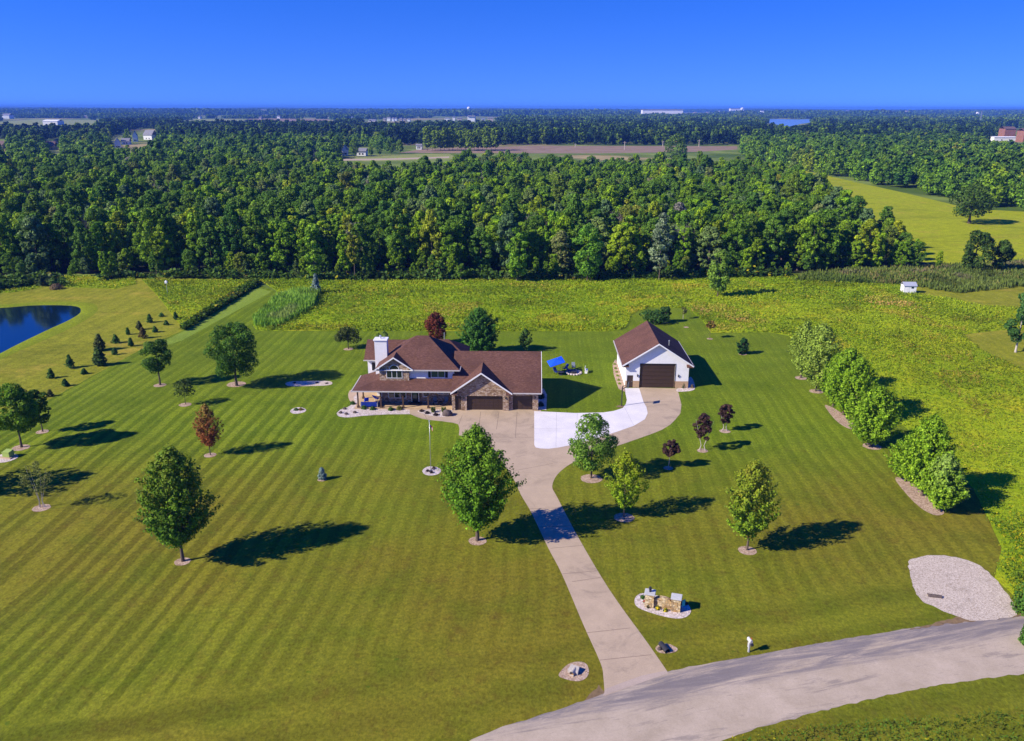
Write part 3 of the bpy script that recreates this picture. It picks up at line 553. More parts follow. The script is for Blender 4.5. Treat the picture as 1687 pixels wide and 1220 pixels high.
plant(1320, 621, 529, 42, 'pale green tree at the far end of the meadow edge row', ringw=20, nb=100, per=80, leaf=.22, seed=3, **PALE)
plant(1345, 643, 533, 76, 'broad pale yellow green tree in front of the far end tree of the meadow row', ringw=22, nb=150, per=100, leaf=.22, base_t=.14, seed=4, **PALE)
plant(1373, 668, 582, 52, 'bright green tree at the top end of the first long mulch bed', nb=90, per=80, leaf=.22, seed=5, **GRN)
plant(1390, 682, 573, 72, 'widest bright green tree in the middle of the first long mulch bed', nb=170, per=95, leaf=.22, base_t=.12, seed=6, **GRN)
plant(1407, 694, 590, 62, 'bright green tree at the near end of the first long mulch bed', nb=110, per=85, leaf=.22, base_t=.12, seed=7, **GRN)
plant(1437, 733, 636, 80, 'bright green tree alone in a round mulch ring between the two long beds', ringw=30, nb=180, per=100, leaf=.21, base_t=.13, seed=8, **GRN)
plant(1493, 791, 715, 58, 'bright green tree at the top end of the nearer long mulch bed', nb=100, per=80, leaf=.2, base_t=.12, seed=9, **GRN)
plant(1520, 815, 685, 86, 'tallest bright green tree in the middle of the nearer long mulch bed', nb=190, per=110, leaf=.2, base_t=.13, seed=10, **GRN)
plant(1548, 838, 748, 70, 'pale tipped green tree at the near end of the nearer long mulch bed', nb=140, per=95, leaf=.2, base_t=.12, seed=11, tip=(.36, .46, .16), tipamt=.4, **GRN)
plant(265, 635, 553, 58, 'dark green maple with two tiered crown right of the young conifers', 'lobed', name='maple_tree', ringw=20, nl=40, nq=8000, leaf=.2, fill=.25, a=(.035, .10, .010), b=(.12, .24, .022), base_t=.24, tr=.14)
plant(391, 636, 526, 100, 'biggest spreading dark tree on the lawn left of the house', 'lobed', name='oak_tree', nl=80, nq=17000, leaf=.22, fill=.2, a=(.035, .11, .010), b=(.13, .26, .022), base_t=.12, tr=.2)
ring(391, 633, 30)
plant(307, 667, 626, 40, 'small flat topped tree between the dark maple and the red tree', 'lobed', name='small_tree', ringw=20, nl=20, nq=1100, leaf=.2, fill=.3, a=(.05, .09, .012), b=(.10, .15, .025), base_t=.42, tr=.045, shape='dome')
plant(348, 750, 668, 42, 'young maple turning red on the left lawn', name='red_maple_tree', ringw=20, nb=110, per=62, leaf=.15, a=(.20, .05, .018), b=(.34, .11, .03), tip=(.34, .27, .05), tipamt=.7, base_t=.22, tr=.06)
plant(37, 738, 627, 88, 'broad bright green maple at the left edge with long shadow', 'lobed', name='maple_tree', ringw=28, nl=70, nq=15000, leaf=.2, fill=.2, a=(.055, .15, .006), b=(.22, .37, .02), base_t=.2, tr=.13, shape='egg')
plant(72, 712, 640, 42, 'smaller green tree half hidden behind the broad maple at the left edge', 'lobed', name='maple_tree', ringw=20, nl=20, nq=2600, leaf=.25, fill=.33, a=(.05, .12, .01), b=(.12, .21, .02), tr=.08)
plant(71, 837, 757, 54, 'thin sparse tree with pale branches near the left edge', 'lobed', name='sparse_tree', ringw=28, nl=46, nq=1500, leaf=.12, fill=.17, a=(.14, .18, .03), b=(.26, .28, .07), base_t=.3, tr=.028, stems=4, bark=PALEBARK)
plant(-75, 815, 690, 110, 'maple beyond the left edge casting shadow onto the lawn', name='maple_tree', nb=100, per=60, leaf=.3, **MAPLE)
plant(575, 575, 540, 46, 'small round dark tree on a mulch ring behind the house left end', 'lobed', name='crabapple_tree', ringw=16, nl=24, nq=2400, leaf=.24, fill=.32, a=(.03, .06, .012), b=(.10, .12, .025), base_t=.32, tr=.09, shape='dome')
plant(632, 568, 545, 22, 'small light green tree just behind the chimney', 'lobed', name='small_tree', nl=12, nq=500, leaf=.22, a=(.08, .15, .02), b=(.16, .25, .04), tr=.05)
plant(719, 566, 514, 45, 'round crimson tree behind the house roof ridge', 'lobed', name='red_maple_tree', nl=30, nq=4200, leaf=.25, fill=.3, a=(.12, .03, .016), b=(.24, .065, .03), base_t=.08, shape='dome')
plant(791, 582, 508, 60, 'large dense green tree directly behind the garage roof', name='maple_tree', nb=190, per=110, leaf=.24, a=(.03, .11, .012), b=(.11, .27, .03), base_t=.06)
plant(866, 578, 541, 25, 'small slim green tree behind the garage right end', name='small_tree', nb=45, per=32, leaf=.26, a=(.045, .11, .015), b=(.10, .19, .03), base_t=.2, tr=.05)
plant(1078, 530, 512, 56, 'low wide dark tree just behind the outbuilding', 'lobed', name='willow_tree', nl=44, nq=1900, leaf=.3, fill=.2, a=(.04, .12, .018), b=(.08, .16, .03), base_t=.05)
plant(1097, 530, 503, 22, 'round dark tree on a mulch ring right of the low willow', 'lobed', name='small_tree', ringw=10, nl=14, nq=900, leaf=.35, a=(.03, .09, .018), b=(.08, .16, .03))
plant(1126, 524, 504, 12, 'thin sapling behind the outbuilding', 'lobed', name='sapling', nl=8, nq=160, leaf=.3, a=(.10, .12, .03), b=(.16, .17, .05), tr=.05, bark=PALEBARK, base_t=.4)
ring(1131, 538, 9)
plant(1170, 557, 527, 17, 'reddish brown sapling right of the outbuilding', 'lobed', name='sapling', ringw=10, nl=12, nq=380, leaf=.24, a=(.15, .09, .02), b=(.26, .16, .04), tr=.05, base_t=.4)
plant(1224, 582, 556, 20, 'small round dark pine right of the outbuilding', name='pine_shrub', cat='conifer', ringw=14, nb=60, per=30, leaf=.22, a=(.015, .06, .015), b=(.035, .11, .025), base_t=.03, shape='egg', rise=.4)
plant(1183, 487, 404, 38, 'tall pale green cottonwood alone in the meadow below the wood', 'lobed', name='cottonwood_tree', nl=34, nq=3200, leaf=.42, fill=.34, a=(.10, .20, .015), b=(.26, .42, .05), base_t=.04, shape='col', tr=.12)
plant(724, 462, 424, 20, 'light green young tree at the wood edge, left of a close pair', 'lobed', name='young_tree', nl=16, nq=900, leaf=.4, a=(.09, .19, .015), b=(.20, .34, .035), base_t=.03, shape='col')
plant(760, 462, 431, 17, 'light green young tree at the wood edge, right of a close pair', 'lobed', name='young_tree', nl=16, nq=800, leaf=.4, a=(.09, .19, .015), b=(.20, .34, .035), base_t=.03, shape='col')
plant(520, 463, 360, 34, 'tall narrow bright green tree at the wood edge above the blue spruce', 'lobed', name='young_tree', nl=40, nq=3000, leaf=.45, fill=.3, a=(.12, .26, .01), b=(.30, .50, .03), base_t=.03, shape='col')
plant(586, 462, 360, 24, 'narrow yellowish tree at the wood edge, left of centre', 'lobed', name='young_tree', nl=34, nq=2200, leaf=.45, fill=.3, a=(.16, .19, .01), b=(.34, .38, .03), base_t=.2, shape='col')
plant(852, 464, 366, 44, 'bright green broad tree at the wood edge behind the house', 'lobed', name='young_tree', nl=48, nq=3800, leaf=.45, fill=.26, a=(.10, .24, .01), b=(.26, .46, .03), base_t=.03)
plant(1086, 461, 338, 46, 'silvery leaved tall tree at the wood edge behind the outbuilding', 'lobed', name='silver_poplar_tree', nl=60, nq=4600, leaf=.45, fill=.24, a=(.09, .16, .05), b=(.34, .42, .24), base_t=.05)
plant(968, 462, 360, 60, 'big fresh green tree at the wood edge right of the house', 'lobed', name='young_tree', nl=60, nq=4600, leaf=.45, fill=.24, a=(.07, .20, .01), b=(.20, .40, .03), base_t=.03)
plant(38, 472, 420, 22, 'light green young tree at the wood edge above the pond', 'lobed', name='young_tree', nl=16, nq=900, leaf=.4, a=(.07, .16, .02), b=(.16, .28, .04), base_t=.03, shape='col')
plant(1674, 578, 472, 52, 'tall green tree with pale trunk at the right edge of the meadow', 'lobed', name='poplar_tree', nl=40, nq=5200, leaf=.32, fill=.27, a=(.03, .11, .02), b=(.10, .21, .045), base_t=.15, tr=.16, bark=PALEBARK, shape='egg')
plant(1597, 366, 300, 74, 'great spreading oak standing alone in the far pasture', 'lobed', name='oak_tree', nl=44, nq=4200, leaf=.7, fill=.27, a=(.035, .085, .010), b=(.10, .17, .02), base_t=.05, tr=.5)
plant(1603, 447, 376, 60, 'rounded dark tree at the pasture near edge, bigger of the two', 'lobed', name='oak_tree', nl=38, nq=3600, leaf=.5, fill=.28, a=(.035, .085, .010), b=(.10, .17, .025), base_t=.05, tr=.3)
plant(1646, 448, 392, 40, 'rounded dark tree at the pasture near edge, smaller of the two', 'lobed', name='oak_tree', nl=28, nq=2400, leaf=.5, fill=.3, a=(.035, .085, .010), b=(.10, .17, .025), base_t=.05, tr=.2)
plant(1114, 263, 219, 50, 'tall leaning tree standing in front of the ploughed field', 'lobed', name='field_tree', nl=44, nq=3800, leaf=.95, fill=.24, shape='egg', a=(.07, .15, .02), b=(.19, .30, .04), base_t=.03, tr=.3)
# young conifers in rows beside the pond lawn
CON = 'young conifers in rows beside the pond'
def conifer(px, py, top, wpx, label, red=0.0, name='young_spruce', group=CON, blue=False, n=1.0):
    a, b = ((.025, .085, .016), (.09, .20, .03)) if not blue else ((.14, .22, .17), (.34, .44, .38))
    if red: a = tuple(p * (1 - red) + q * red for p, q in zip(a, (.13, .055, .015))); b = tuple(p * (1 - red) + q * red for p, q in zip(b, (.26, .12, .04)))
    plant(px, py, top, wpx, label, name=name, cat='conifer', group=group, nb=int(70 * n), per=int(26 * n), leaf=.2 + .05 * n, a=a, b=b, base_t=.03, shape='cone', tr=.05)
for q in ((117, 607, 587, 17, 'plump dark spruce left of the two tall stacked spruces'), (165.5, 603, 574, 26, 'widest tall spruce, nearer of the two stacked ones', .12, 1.5), (166, 578, 553, 24, 'tall brownish spruce behind the widest one', .3, 1.4),
          (86, 624, 610, 13, 'dark little spruce at the lower left of the plump one'), (109, 637, 626, 11, 'little spruce low in the rows beside the left maple crown'), (84, 654, 644, 9, 'lowest tiny brown spruce near the left maple crown', .4),
          (140, 617, 609, 10, 'tiny spruce just below the widest one'), (190, 585, 575, 10, 'tiny spruce right of the tall brownish one'), (192, 566, 553, 13, 'dark small spruce uphill right of the tall brownish one'),
          (217, 571, 558, 9, 'narrow small spruce left of the two tiered maple'), (212, 552, 541, 7, 'very thin small spruce uphill of the dark one'), (231, 544, 530, 13, 'small spruce with rusty top in the upper rows', .35),
          (237, 558, 541, 15, 'rusty bushy spruce just above the two tiered maple', .6), (248, 532, 519, 11, 'dark small spruce in the upper rows'), (256.5, 548, 539, 10, 'low dark spruce right of the rusty pair'),
          (267, 522, 517, 10, 'uppermost low flat spruce of the rows'), (275, 536, 529, 7, 'tiny narrow spruce near the end of the hedge'), (290.5, 527, 515, 8, 'slim spruce at the corner of the tall grass')):
    conifer(*q[:5], red=q[5] if len(q) > 5 else 0, n=q[6] if len(q) > 6 else .8)
conifer(522, 485, 452, 17, 'blue spruce alone in the meadow below the wood', blue=True, name='blue_spruce', group=None, n=1.3)
conifer(532, 790, 772, 14, 'tiny blue spruce alone in the middle of the front lawn', blue=True, name='blue_spruce', group=None, n=.8)
ring(532, 790, 15)
# ------------------------------------------------------------------ the house
class Site:
    """meshes given in plan coordinates, hung under one root that stands turned a little"""
    def __init__(s, name, org, rz, label, cat):
        s.o = Vector(org); s.root = root(name, org, label, cat, rz=rz)
    def put(s, name, mb, mat, parent=None, **k):
        o = mb.build(name, mat, parent or s.root, **k); o.data.transform(Matrix.Translation(-s.o)); return o
H = Site('house', (-8, 105, 0), R(-1.0), 'large brown roofed stone and white house with porch, chimney and three garage doors', 'house')
hb = lambda *a: MB().box(*a)
# walls
H.put('wall', hb(-18.5, 107.7, 0, -8.1, 117.5, 5.25), SIDING)
H.put('wall', hb(-21.1, 112.1, 0, -18.52, 117.6, 5.2).wallpoly([(0, 0)], 0, 0) if False else hb(-21.1, 112.1, 0, -18.52, 117.6, 5.2), SIDING)
H.put('wall', MB().add([(-21.1, 112.1, 5.2), (-21.1, 117.6, 5.2), (-21.1, 114.85, 7.05), (-20.9, 112.1, 5.2), (-20.9, 117.6, 5.2), (-20.9, 114.85, 7.05)], [(0, 1, 2), (3, 5, 4), (0, 3, 4, 1), (0, 2, 5, 3), (1, 4, 5, 2)]), SIDING)
H.put('wall', hb(-14, 113, 0, -7.0, 118.7, 5.0), SIDING)
H.put('stone_wall', hb(-18.4, 107.5, 0, -8.25, 107.698, 2.9), STONE)
H.put('stone_wall', MB().wallpoly([(-18.55, 3.6), (-14.4, 3.6), (-14.4, 5.7), (-16.45, 7.0), (-18.55, 5.65)], 107.28, 107.69), STONE)
# garage body with recessed door openings: piers, lintel and gable in stone
g = MB()
for a, b, z0, z1 in ((-8.25, -7.82, 0, 2.7), (-6.98, -6.19, 0, 2.7), (-1.2, -.38, 0, 2.7)): g.box(a, 105.1, z0, b, 105.5, z1)
g.wallpoly([(-7.82, 2.12), (-6.98, 2.12), (-6.98, 2.7), (-7.82, 2.7)], 105.1, 105.5); g.box(-6.19, 105.1, 2.16, -1.2, 105.5, 2.7)
H.put('stone_wall', g, STONE)
H.put('stone_wall', MB().wallpoly([(-8.0, 2.7), (-.2, 2.7), (-4.1, 5.35)], 105.12, 105.45), STONE)
g = MB()
for a, b in ((-.38, .2), (2.92, 3.7)): g.box(a, 105.35, 0, b, 105.75, 2.65)
g.box(.2, 105.35, 2.12, 2.92, 105.75, 2.65)
H.put('stone_wall', g, STONE)
H.put('wall', hb(3.5, 105.76, 0, 3.7, 117.6, 2.7), SIDING)
H.put('wall', MB().add([(3.5, 105.4, 2.7), (3.5, 117.4, 2.7), (3.5, 111.3, 6.4), (3.7, 105.4, 2.7), (3.7, 117.4, 2.7), (3.7, 111.3, 6.4)], [(0, 1, 2), (3, 5, 4), (0, 3, 4, 1), (0, 2, 5, 3), (1, 4, 5, 2)]), SIDING)
H.put('wall', hb(-8.2, 117.4, 0, 3.49, 117.6, 2.7), SIDING)
H.put('wall', hb(-8.24, 105.51, 0, -8.0, 107.7, 2.9), STONE)
def panel_door(x0, x1, y, z1, rows, cols=8):
    o = H.put('garage_door', hb(x0, y + .03, 0, x1, y + .08, z1), BROWN)
    pm = MB(); pw = (x1 - x0) / cols; ph = z1 / rows
    for i in range(cols):
        for j in range(rows): pm.box(x0 + i * pw + .07, y, j * ph + .07, x0 + (i + 1) * pw - .07, y + .028, (j + 1) * ph - .07)
    H.put('door_panel', pm, BROWN, o)
panel_door(-6.17, -1.22, 105.4, 2.14, 4); panel_door(.22, 2.9, 105.62, 2.1, 4, 4)
d = H.put('door', hb(-7.8, 105.3, 0, -7.0, 105.36, 2.1), BROWN); H.put('handle', MB().ball((-7.1, 105.27, 1.0), .04), METAL, d)
d = H.put('door', hb(-14.15, 107.40, .22, -13.2, 107.47, 2.35), SHUTTER); H.put('glass', hb(-13.95, 107.36, .9, -13.4, 107.398, 2.2), GREENGLASS, d); H.put('storm_frame', MB().box(-14.2, 107.37, .2, -14.11, 107.44, 2.42).box(-13.2, 107.37, .2, -13.1, 107.44, 2.42).box(-14.11, 107.37, 2.33, -13.2, 107.44, 2.42), TRIM, d)
def window(x0, x1, z0, z1, y, cols=2, glass=GREENGLASS, fr=.07, mid=.06):
    f = MB().box(x0 - fr, y - .06, z0 - fr, x0, y, z1 + fr).box(x1, y - .06, z0 - fr, x1 + fr, y, z1 + fr).box(x0, y - .06, z0 - fr, x1, y, z0).box(x0, y - .06, z1, x1, y, z1 + fr)
    for i in range(1, cols): c = x0 + (x1 - x0) * i / cols; f.box(c - mid / 2, y - .05, z0, c + mid / 2, y, z1)
    o = H.put('window', f, TRIM)
    for i in range(cols): H.put('pane', hb(x0 + (x1 - x0) * i / cols + .03 * (i > 0), y - .03, z0, x0 + (x1 - x0) * (i + 1) / cols - .03 * (i < cols - 1), y - .01, z1), glass, o)
    return o
window(-17.5, -15.4, 4.0, 5.15, 107.28, 3, GLASS)
arc = MB(); pa = [(-16.45 + .62 * math.cos(t), 5.27 + .58 * math.sin(t)) for t in [math.pi * i / 12 for i in range(13)]]; po = [(-16.45 + .70 * math.cos(t), 5.25 + .66 * math.sin(t)) for t in [math.pi * i / 12 for i in range(13)]]
for i in range(12): arc.add([(pa[i][0], 107.2, pa[i][1]), (po[i][0], 107.2, po[i][1]), (po[i + 1][0], 107.2, po[i + 1][1]), (pa[i + 1][0], 107.2, pa[i + 1][1]), (pa[i][0], 107.28, pa[i][1]), (po[i][0], 107.28, po[i][1]), (po[i + 1][0], 107.28, po[i + 1][1]), (pa[i + 1][0], 107.28, pa[i + 1][1])], [(0, 1, 2, 3), (0, 4, 5, 1), (1, 5, 6, 2), (2, 6, 7, 3), (3, 7, 4, 0)])
aw = H.put('arched_window', arc, TRIM); H.put('pane', MB().wallpoly(pa, 107.24, 107.275), GLASS, aw)
window(-11.3, -9.45, 4.0, 5.1, 107.7, 2)
for a in (-11.75, -9.37): H.put('shutter', hb(a, 107.62, 3.95, a + .37, 107.7, 5.15), SHUTTER)
window(-17.4, -15.0, .95, 2.3, 107.5, 3, GLASS); window(-12.5, -11.9, 1.2, 2.3, 107.5, 1, GLASS); window(-10.4, -9.0, 1.6, 2.3, 107.5, 2, GLASS)
window(-20.5, -19.5, 3.5, 4.75, 112.1, 1, GLASS); window(-20.6, -19.3, .9, 2.2, 112.1, 1, GLASS)
# chimney
c = H.put('chimney', hb(-19.65, 110.4, 0, -17.9, 111.7, 8.45), SIDING); H.put('cap', hb(-19.78, 110.27, 8.45, -17.77, 111.83, 8.66), TRIM, c, bevel=.03)
H.put('flue', MB().tube((-18.85, 111.05, 8.66), (-18.85, 111.05, 9.0), .13).tube((-18.85, 111.05, 9.0), (-18.85, 111.05, 9.14), .22, .06), METAL, c)
# roofs
def roofpart(name, slabs, t=.17, mat=SHINGLE):
    mb = MB()
    for p in slabs: mb.slab(p, t)
    return H.put(name, mb, mat)
zr = 8.85
A, B_, C_, D_ = (-19.1, 107.0, 5.3), (-7.3, 107.0, 5.3), (-7.3, 117.2, 5.3), (-19.1, 117.2, 5.3); E1, E2 = (-13.8, 112.05, zr), (-12.1, 112.05, zr)
yb = 107.0 + (7.095 - 5.3) / ((zr - 5.3) / 5.05); gp_ = (-16.42, yb, 7.095)
rf = roofpart('roof', [[(-13.75, 107.0, 5.3), B_, E2, E1, gp_], [B_, C_, E2], [C_, D_, E1, E2], [D_, (-19.1, 106.85, 5.3), (-16.42, 106.85, 7.095), gp_, E1]])
ap, L, R_ = (-16.42, 7.1), (-19.08, 5.3), (-13.75, 5.3)
def zm(y): return 5.3 + (zr - 5.3) / 5.05 * (y - 107.0)
sg = roofpart('roof', [[(R_[0], 106.85, R_[1]), (R_[0], 107.02, R_[1]), (ap[0], yb + .05, ap[1]), (ap[0], 106.85, ap[1])]], .15)
H.put('bargeboard', MB().wallpoly([(L[0] - .02, L[1] - .17), (ap[0], ap[1] - .17), (ap[0], ap[1] + .03), (L[0] - .02, L[1] + .03)], 106.78, 106.85).wallpoly([(R_[0] + .02, R_[1] - .17), (R_[0] + .02, R_[1] + .03), (ap[0], ap[1] + .03), (ap[0], ap[1] - .17)], 106.78, 106.85), TRIM, sg)
H.put('gutter', MB().box(-13.85, 106.87, 5.12, -7.25, 106.99, 5.27).box(-7.29, 106.9, 5.12, -7.17, 117.2, 5.27), GUTTER, rf)
H.put('soffit', hb(-19.0, 107.05, 5.08, -7.35, 107.65, 5.12), TRIM, rf)
roofpart('roof', [[(-21.55, 111.65, 5.25), (-15.5, 111.65, 5.25), (-15.5, 114.9, 7.4), (-21.55, 114.9, 7.4)], [(-21.55, 114.9, 7.4), (-15.5, 114.9, 7.4), (-15.5, 118.1, 5.25), (-21.55, 118.1, 5.25)]])
H.put('gutter', hb(-21.6, 111.53, 5.08, -19.1, 111.64, 5.22), GUTTER)
roofpart('roof', [[(-14.5, 113.2, 5.2), (-6.6, 113.2, 5.2), (-9.6, 116.2, 7.15), (-14.5, 116.2, 7.15)], [(-6.6, 113.2, 5.2), (-6.6, 119.2, 5.2), (-9.6, 116.2, 7.15)], [(-6.6, 119.2, 5.2), (-14.5, 119.2, 5.2), (-14.5, 116.2, 7.15), (-9.6, 116.2, 7.15)]])
# porch roof: front slope, left hip slope
pr = roofpart('porch_roof', [[(-22.1, 105.2, 2.72), (-7.85, 105.2, 2.72), (-7.85, 107.75, 3.82), (-18.4, 107.75, 3.82)], [(-22.1, 112.05, 2.72), (-22.1, 105.2, 2.72), (-18.4, 107.75, 3.82), (-18.4, 112.05, 3.82)]], .14)
H.put('gutter', MB().box(-22.15, 105.06, 2.58, -8.3, 105.19, 2.73).box(-22.24, 105.06, 2.58, -22.11, 112.0, 2.73), GUTTER, pr)
H.put('ceiling', hb(-22.0, 105.3, 2.5, -8.3, 107.49, 2.54), DKWOOD, pr)
# garage roof
yg = 104.9 + (5.66 - 2.75) / ((6.8 - 2.75) / 6.4)
gr = roofpart('garage_roof', [[(.06, 104.9, 2.75), (4.15, 104.9, 2.75), (4.15, 111.3, 6.8), (-8.3, 111.3, 6.8), (-8.3, 104.9, 2.75), (-4.12, yg, 5.66)], [(-8.3, 111.3, 6.8), (4.15, 111.3, 6.8), (4.15, 117.9, 2.75), (-8.3, 117.9, 2.75)]], .18)
yg = 104.9 + (5.66 - 2.75) / ((6.8 - 2.75) / 6.4)
gg = roofpart('garage_roof', [[(-8.35, 104.55, 2.72), (-4.12, 104.55, 5.68), (-4.12, yg + .2, 5.7), (-8.35, 105.0, 2.75)], [(.1, 104.55, 2.72), (.1, 105.0, 2.75), (-4.12, yg + .2, 5.7), (-4.12, 104.55, 5.68)]], .16)
H.put('bargeboard', MB().wallpoly([(-8.38, 2.53), (-4.12, 5.5), (-4.12, 5.72), (-8.38, 2.75)], 104.48, 104.55).wallpoly([(.13, 2.53), (.13, 2.75), (-4.12, 5.72), (-4.12, 5.5)], 104.48, 104.55), TRIM, gg)
H.put('eave_return', MB().slab([(-8.4, 104.5, 2.6), (-7.5, 104.5, 2.6), (-7.5, 105.1, 2.8), (-8.4, 105.1, 2.8)], .15), SHINGLE, gg)
H.put('eave_return', MB().slab([(-.75, 104.5, 2.6), (.16, 104.5, 2.6), (.16, 105.1, 2.8), (-.75, 105.1, 2.8)], .15), SHINGLE, gg)
H.put('gutter', hb(.2, 104.77, 2.57, 4.15, 104.89, 2.72), GUTTER, gr)
H.put('bargeboard', MB().add([(4.15, 104.9, 2.57), (4.15, 111.3, 6.62), (4.15, 111.3, 6.8), (4.15, 104.9, 2.75), (4.21, 104.9, 2.57), (4.21, 111.3, 6.62), (4.21, 111.3, 6.8), (4.21, 104.9, 2.75)], [(0, 1, 2, 3), (7, 6, 5, 4), (0, 4, 5, 1), (2, 6, 7, 3), (0, 3, 7, 4)]), TRIM, gr)
H.put('porch_floor', MB().box(-21.9, 105.3, 0, -8.26, 107.5, .18).box(-21.9, 107.5, 0, -18.52, 112.0, .18), DECKW)
for x, y in ((-21.4, 105.5), (-18.2, 105.5), (-15.1, 105.5), (-11.6, 105.5), (-21.4, 109.2)):
    p = H.put('porch_post', hb(x - .09, y - .09, .18, x + .09, y + .09, 2.55), DKWOOD); H.put('footing', hb(x - .16, y - .16, .18, x + .16, y + .16, .42), DKWOOD, p)
for x in (-6.6, -.8, 3.3):
    yy = 105.1 if x < 3 else 105.35
    H.put('wall_lamp', MB().box(x - .07, yy - .12, 1.75, x + .07, yy, 2.0).tube((x, yy - .06, 2.0), (x, yy - .06, 2.1), .1, .02), DKMETAL)
for x, y, zz in ((-2.2, 113.5, 5.3), (-9.9, 113.0, 8.6)): H.put('vent_pipe', MB().tube((x, y, zz - .6), (x, y, zz + .45), .06), METAL)
# ------------------------------------------------------------------ the outbuilding
O = Site('outbuilding', (21.8, 114.8, 0), R(-1.5), 'white outbuilding with brown gable roof and tall dark overhead door', 'garage')
ox = 21.8
f = MB()
HL = (7.0 - 3.64) / 5.25
f.wallpoly([(17.15, 1.08), (17.35, 1.08), (17.35, 1.95), (18.27, 1.95), (18.27, 1.08), (19.3, 1.08), (19.3, 3.72), (24.45, 3.72), (24.45, 1.08), (26.5, 1.08), (26.5, 3.75), (21.8, 6.72), (17.15, 3.75)], 114.8, 115.0)
O.put('wall', f, SIDING)
O.put('wall', hb(17.15, 115.01, 0, 17.3, 127.7, 3.7), SIDING); O.put('wall', MB().box(26.35, 115.01, 0, 26.5, 127.7, 3.7), SIDING)
O.put('wall', MB().wallpoly([(17.32, 0), (26.33, 0), (26.33, 3.7), (21.8, 6.6), (17.32, 3.7)], 127.55, 127.7), SIDING)
for a, b in ((17.12, 17.35), (18.27, 19.3), (24.45, 26.53)): O.put('brick_base', hb(a, 114.77, 0, b, 115.0, 1.075), BRICK)
dd = O.put('overhead_door', hb(19.3, 114.93, 0, 24.45, 114.98, 3.72), BROWN)
pm = MB()
for i in range(6): pm.box(19.36, 114.9, i * .62 + .03, 24.39, 114.928, i * .62 + .59)
O.put('door_panel', pm, BROWN, dd)
O.put('door_frame', MB().box(19.2, 114.76, 0, 19.3, 114.799, 3.82).box(24.45, 114.76, 0, 24.55, 114.799, 3.82).box(19.3, 114.76, 3.72, 24.45, 114.799, 3.82), SHUTTER, dd)
d2 = O.put('door', hb(17.38, 114.9, 0, 18.24, 114.95, 1.93), BROWN); O.put('handle', MB().ball((18.12, 114.87, .95), .045), METAL, d2)
r1 = MB().slab([(16.55, 114.3, 3.64), (21.8, 114.3, 7.02), (21.8, 128.1, 7.02), (16.55, 128.1, 3.64)], .18).slab([(27.05, 114.3, 3.64), (27.05, 128.1, 3.64), (21.8, 128.1, 7.02), (21.8, 114.3, 7.02)], .18)
ro = O.put('roof', r1, SHINGLE)
O.put('bargeboard', MB().wallpoly([(16.53, 3.44), (21.8, 6.84), (21.8, 7.05), (16.53, 3.66)], 114.22, 114.3).wallpoly([(27.07, 3.44), (27.07, 3.66), (21.8, 7.05), (21.8, 6.84)], 114.22, 114.3), TRIM, ro)
O.put('gutter', hb(16.42, 114.3, 3.46, 16.54, 128.1, 3.6), GUTTER, ro); O.put('gutter', MB().box(27.06, 114.3, 3.46, 27.18, 128.1, 3.6), GUTTER, ro)
O.put('eave_return', MB().slab([(16.5, 114.25, 3.5), (17.5, 114.25, 3.5), (17.5, 114.8, 3.72), (16.5, 114.8, 3.72)], .14), SHINGLE, ro)
O.put('eave_return', MB().slab([(26.1, 114.25, 3.5), (27.1, 114.25, 3.5), (27.1, 114.8, 3.72), (26.1, 114.8, 3.72)], .14), SHINGLE, ro)
O.put('vent_pipe', MB().tube((23.9, 118.2, 5.3), (23.9, 118.2, 6.35), .07).tube((23.9, 118.2, 6.35), (23.9, 118.2, 6.5), .13, .1), METAL, ro)
for x in (18.9, 25.0): O.put('wall_lamp', MB().box(x - .08, 114.68, 1.75, x + .08, 114.8, 2.05).tube((x, 114.7, 2.05), (x, 114.7, 2.17), .12, .02), DKMETAL)
# ------------------------------------------------------------------ things in the garden
def at(px, py): x, y = G(px, py); return (x, y, 0)
# flagpole
t = root('flagpole', at(711, 775), 'white flagpole with small flag in a round rock bed on the front lawn', 'flagpole')
MB().tube((0, 0, 0), (0, 0, 6.1), .038, .022).build('pole', METAL, t, smooth=True); MB().ball((0, 0, 6.15), .09).build('finial', METAL, t)
MB().tube((0, 0, 0.02), (0, 0, .3), .14, .1).build('base', PIPE, t)
fl = root('flag', (0, 0, 2.3), None, None); fl.parent = t; fl.scale = (.6, .6, .6)
def cloth(x0, x1, z0, z1):
    mb = MB(); k = 8; P = []
    for i in range(k + 1):
        s = x0 + (x1 - x0) * i / k; P.append((.05 + s * .5, -.1 * math.sin(s * 7) - s * .05, s))
    vs = []
    for (px, py, s) in P: vs += [(px, py, z0 - s * .55), (px, py, z1 - s * .45), (px, py + .012, z0 - s * .55), (px, py + .012, z1 - s * .45)]
    fs = []
    for i in range(k):
        a, b = 4 * i, 4 * i + 4; fs += [(a, b, b + 1, a + 1), (a + 2, a + 3, b + 3, b + 2)]
    return mb.add(vs, fs)
for i in range(13): cloth(.5 if i > 5 else 0, 1.1, 5.75 - (i + 1) * .062, 5.75 - i * .062).build('stripe', RED if i % 2 == 0 else WHITE, fl)
cloth(0, .5, 5.75 - 7 * .062, 5.75).build('canton', BLUE, fl)
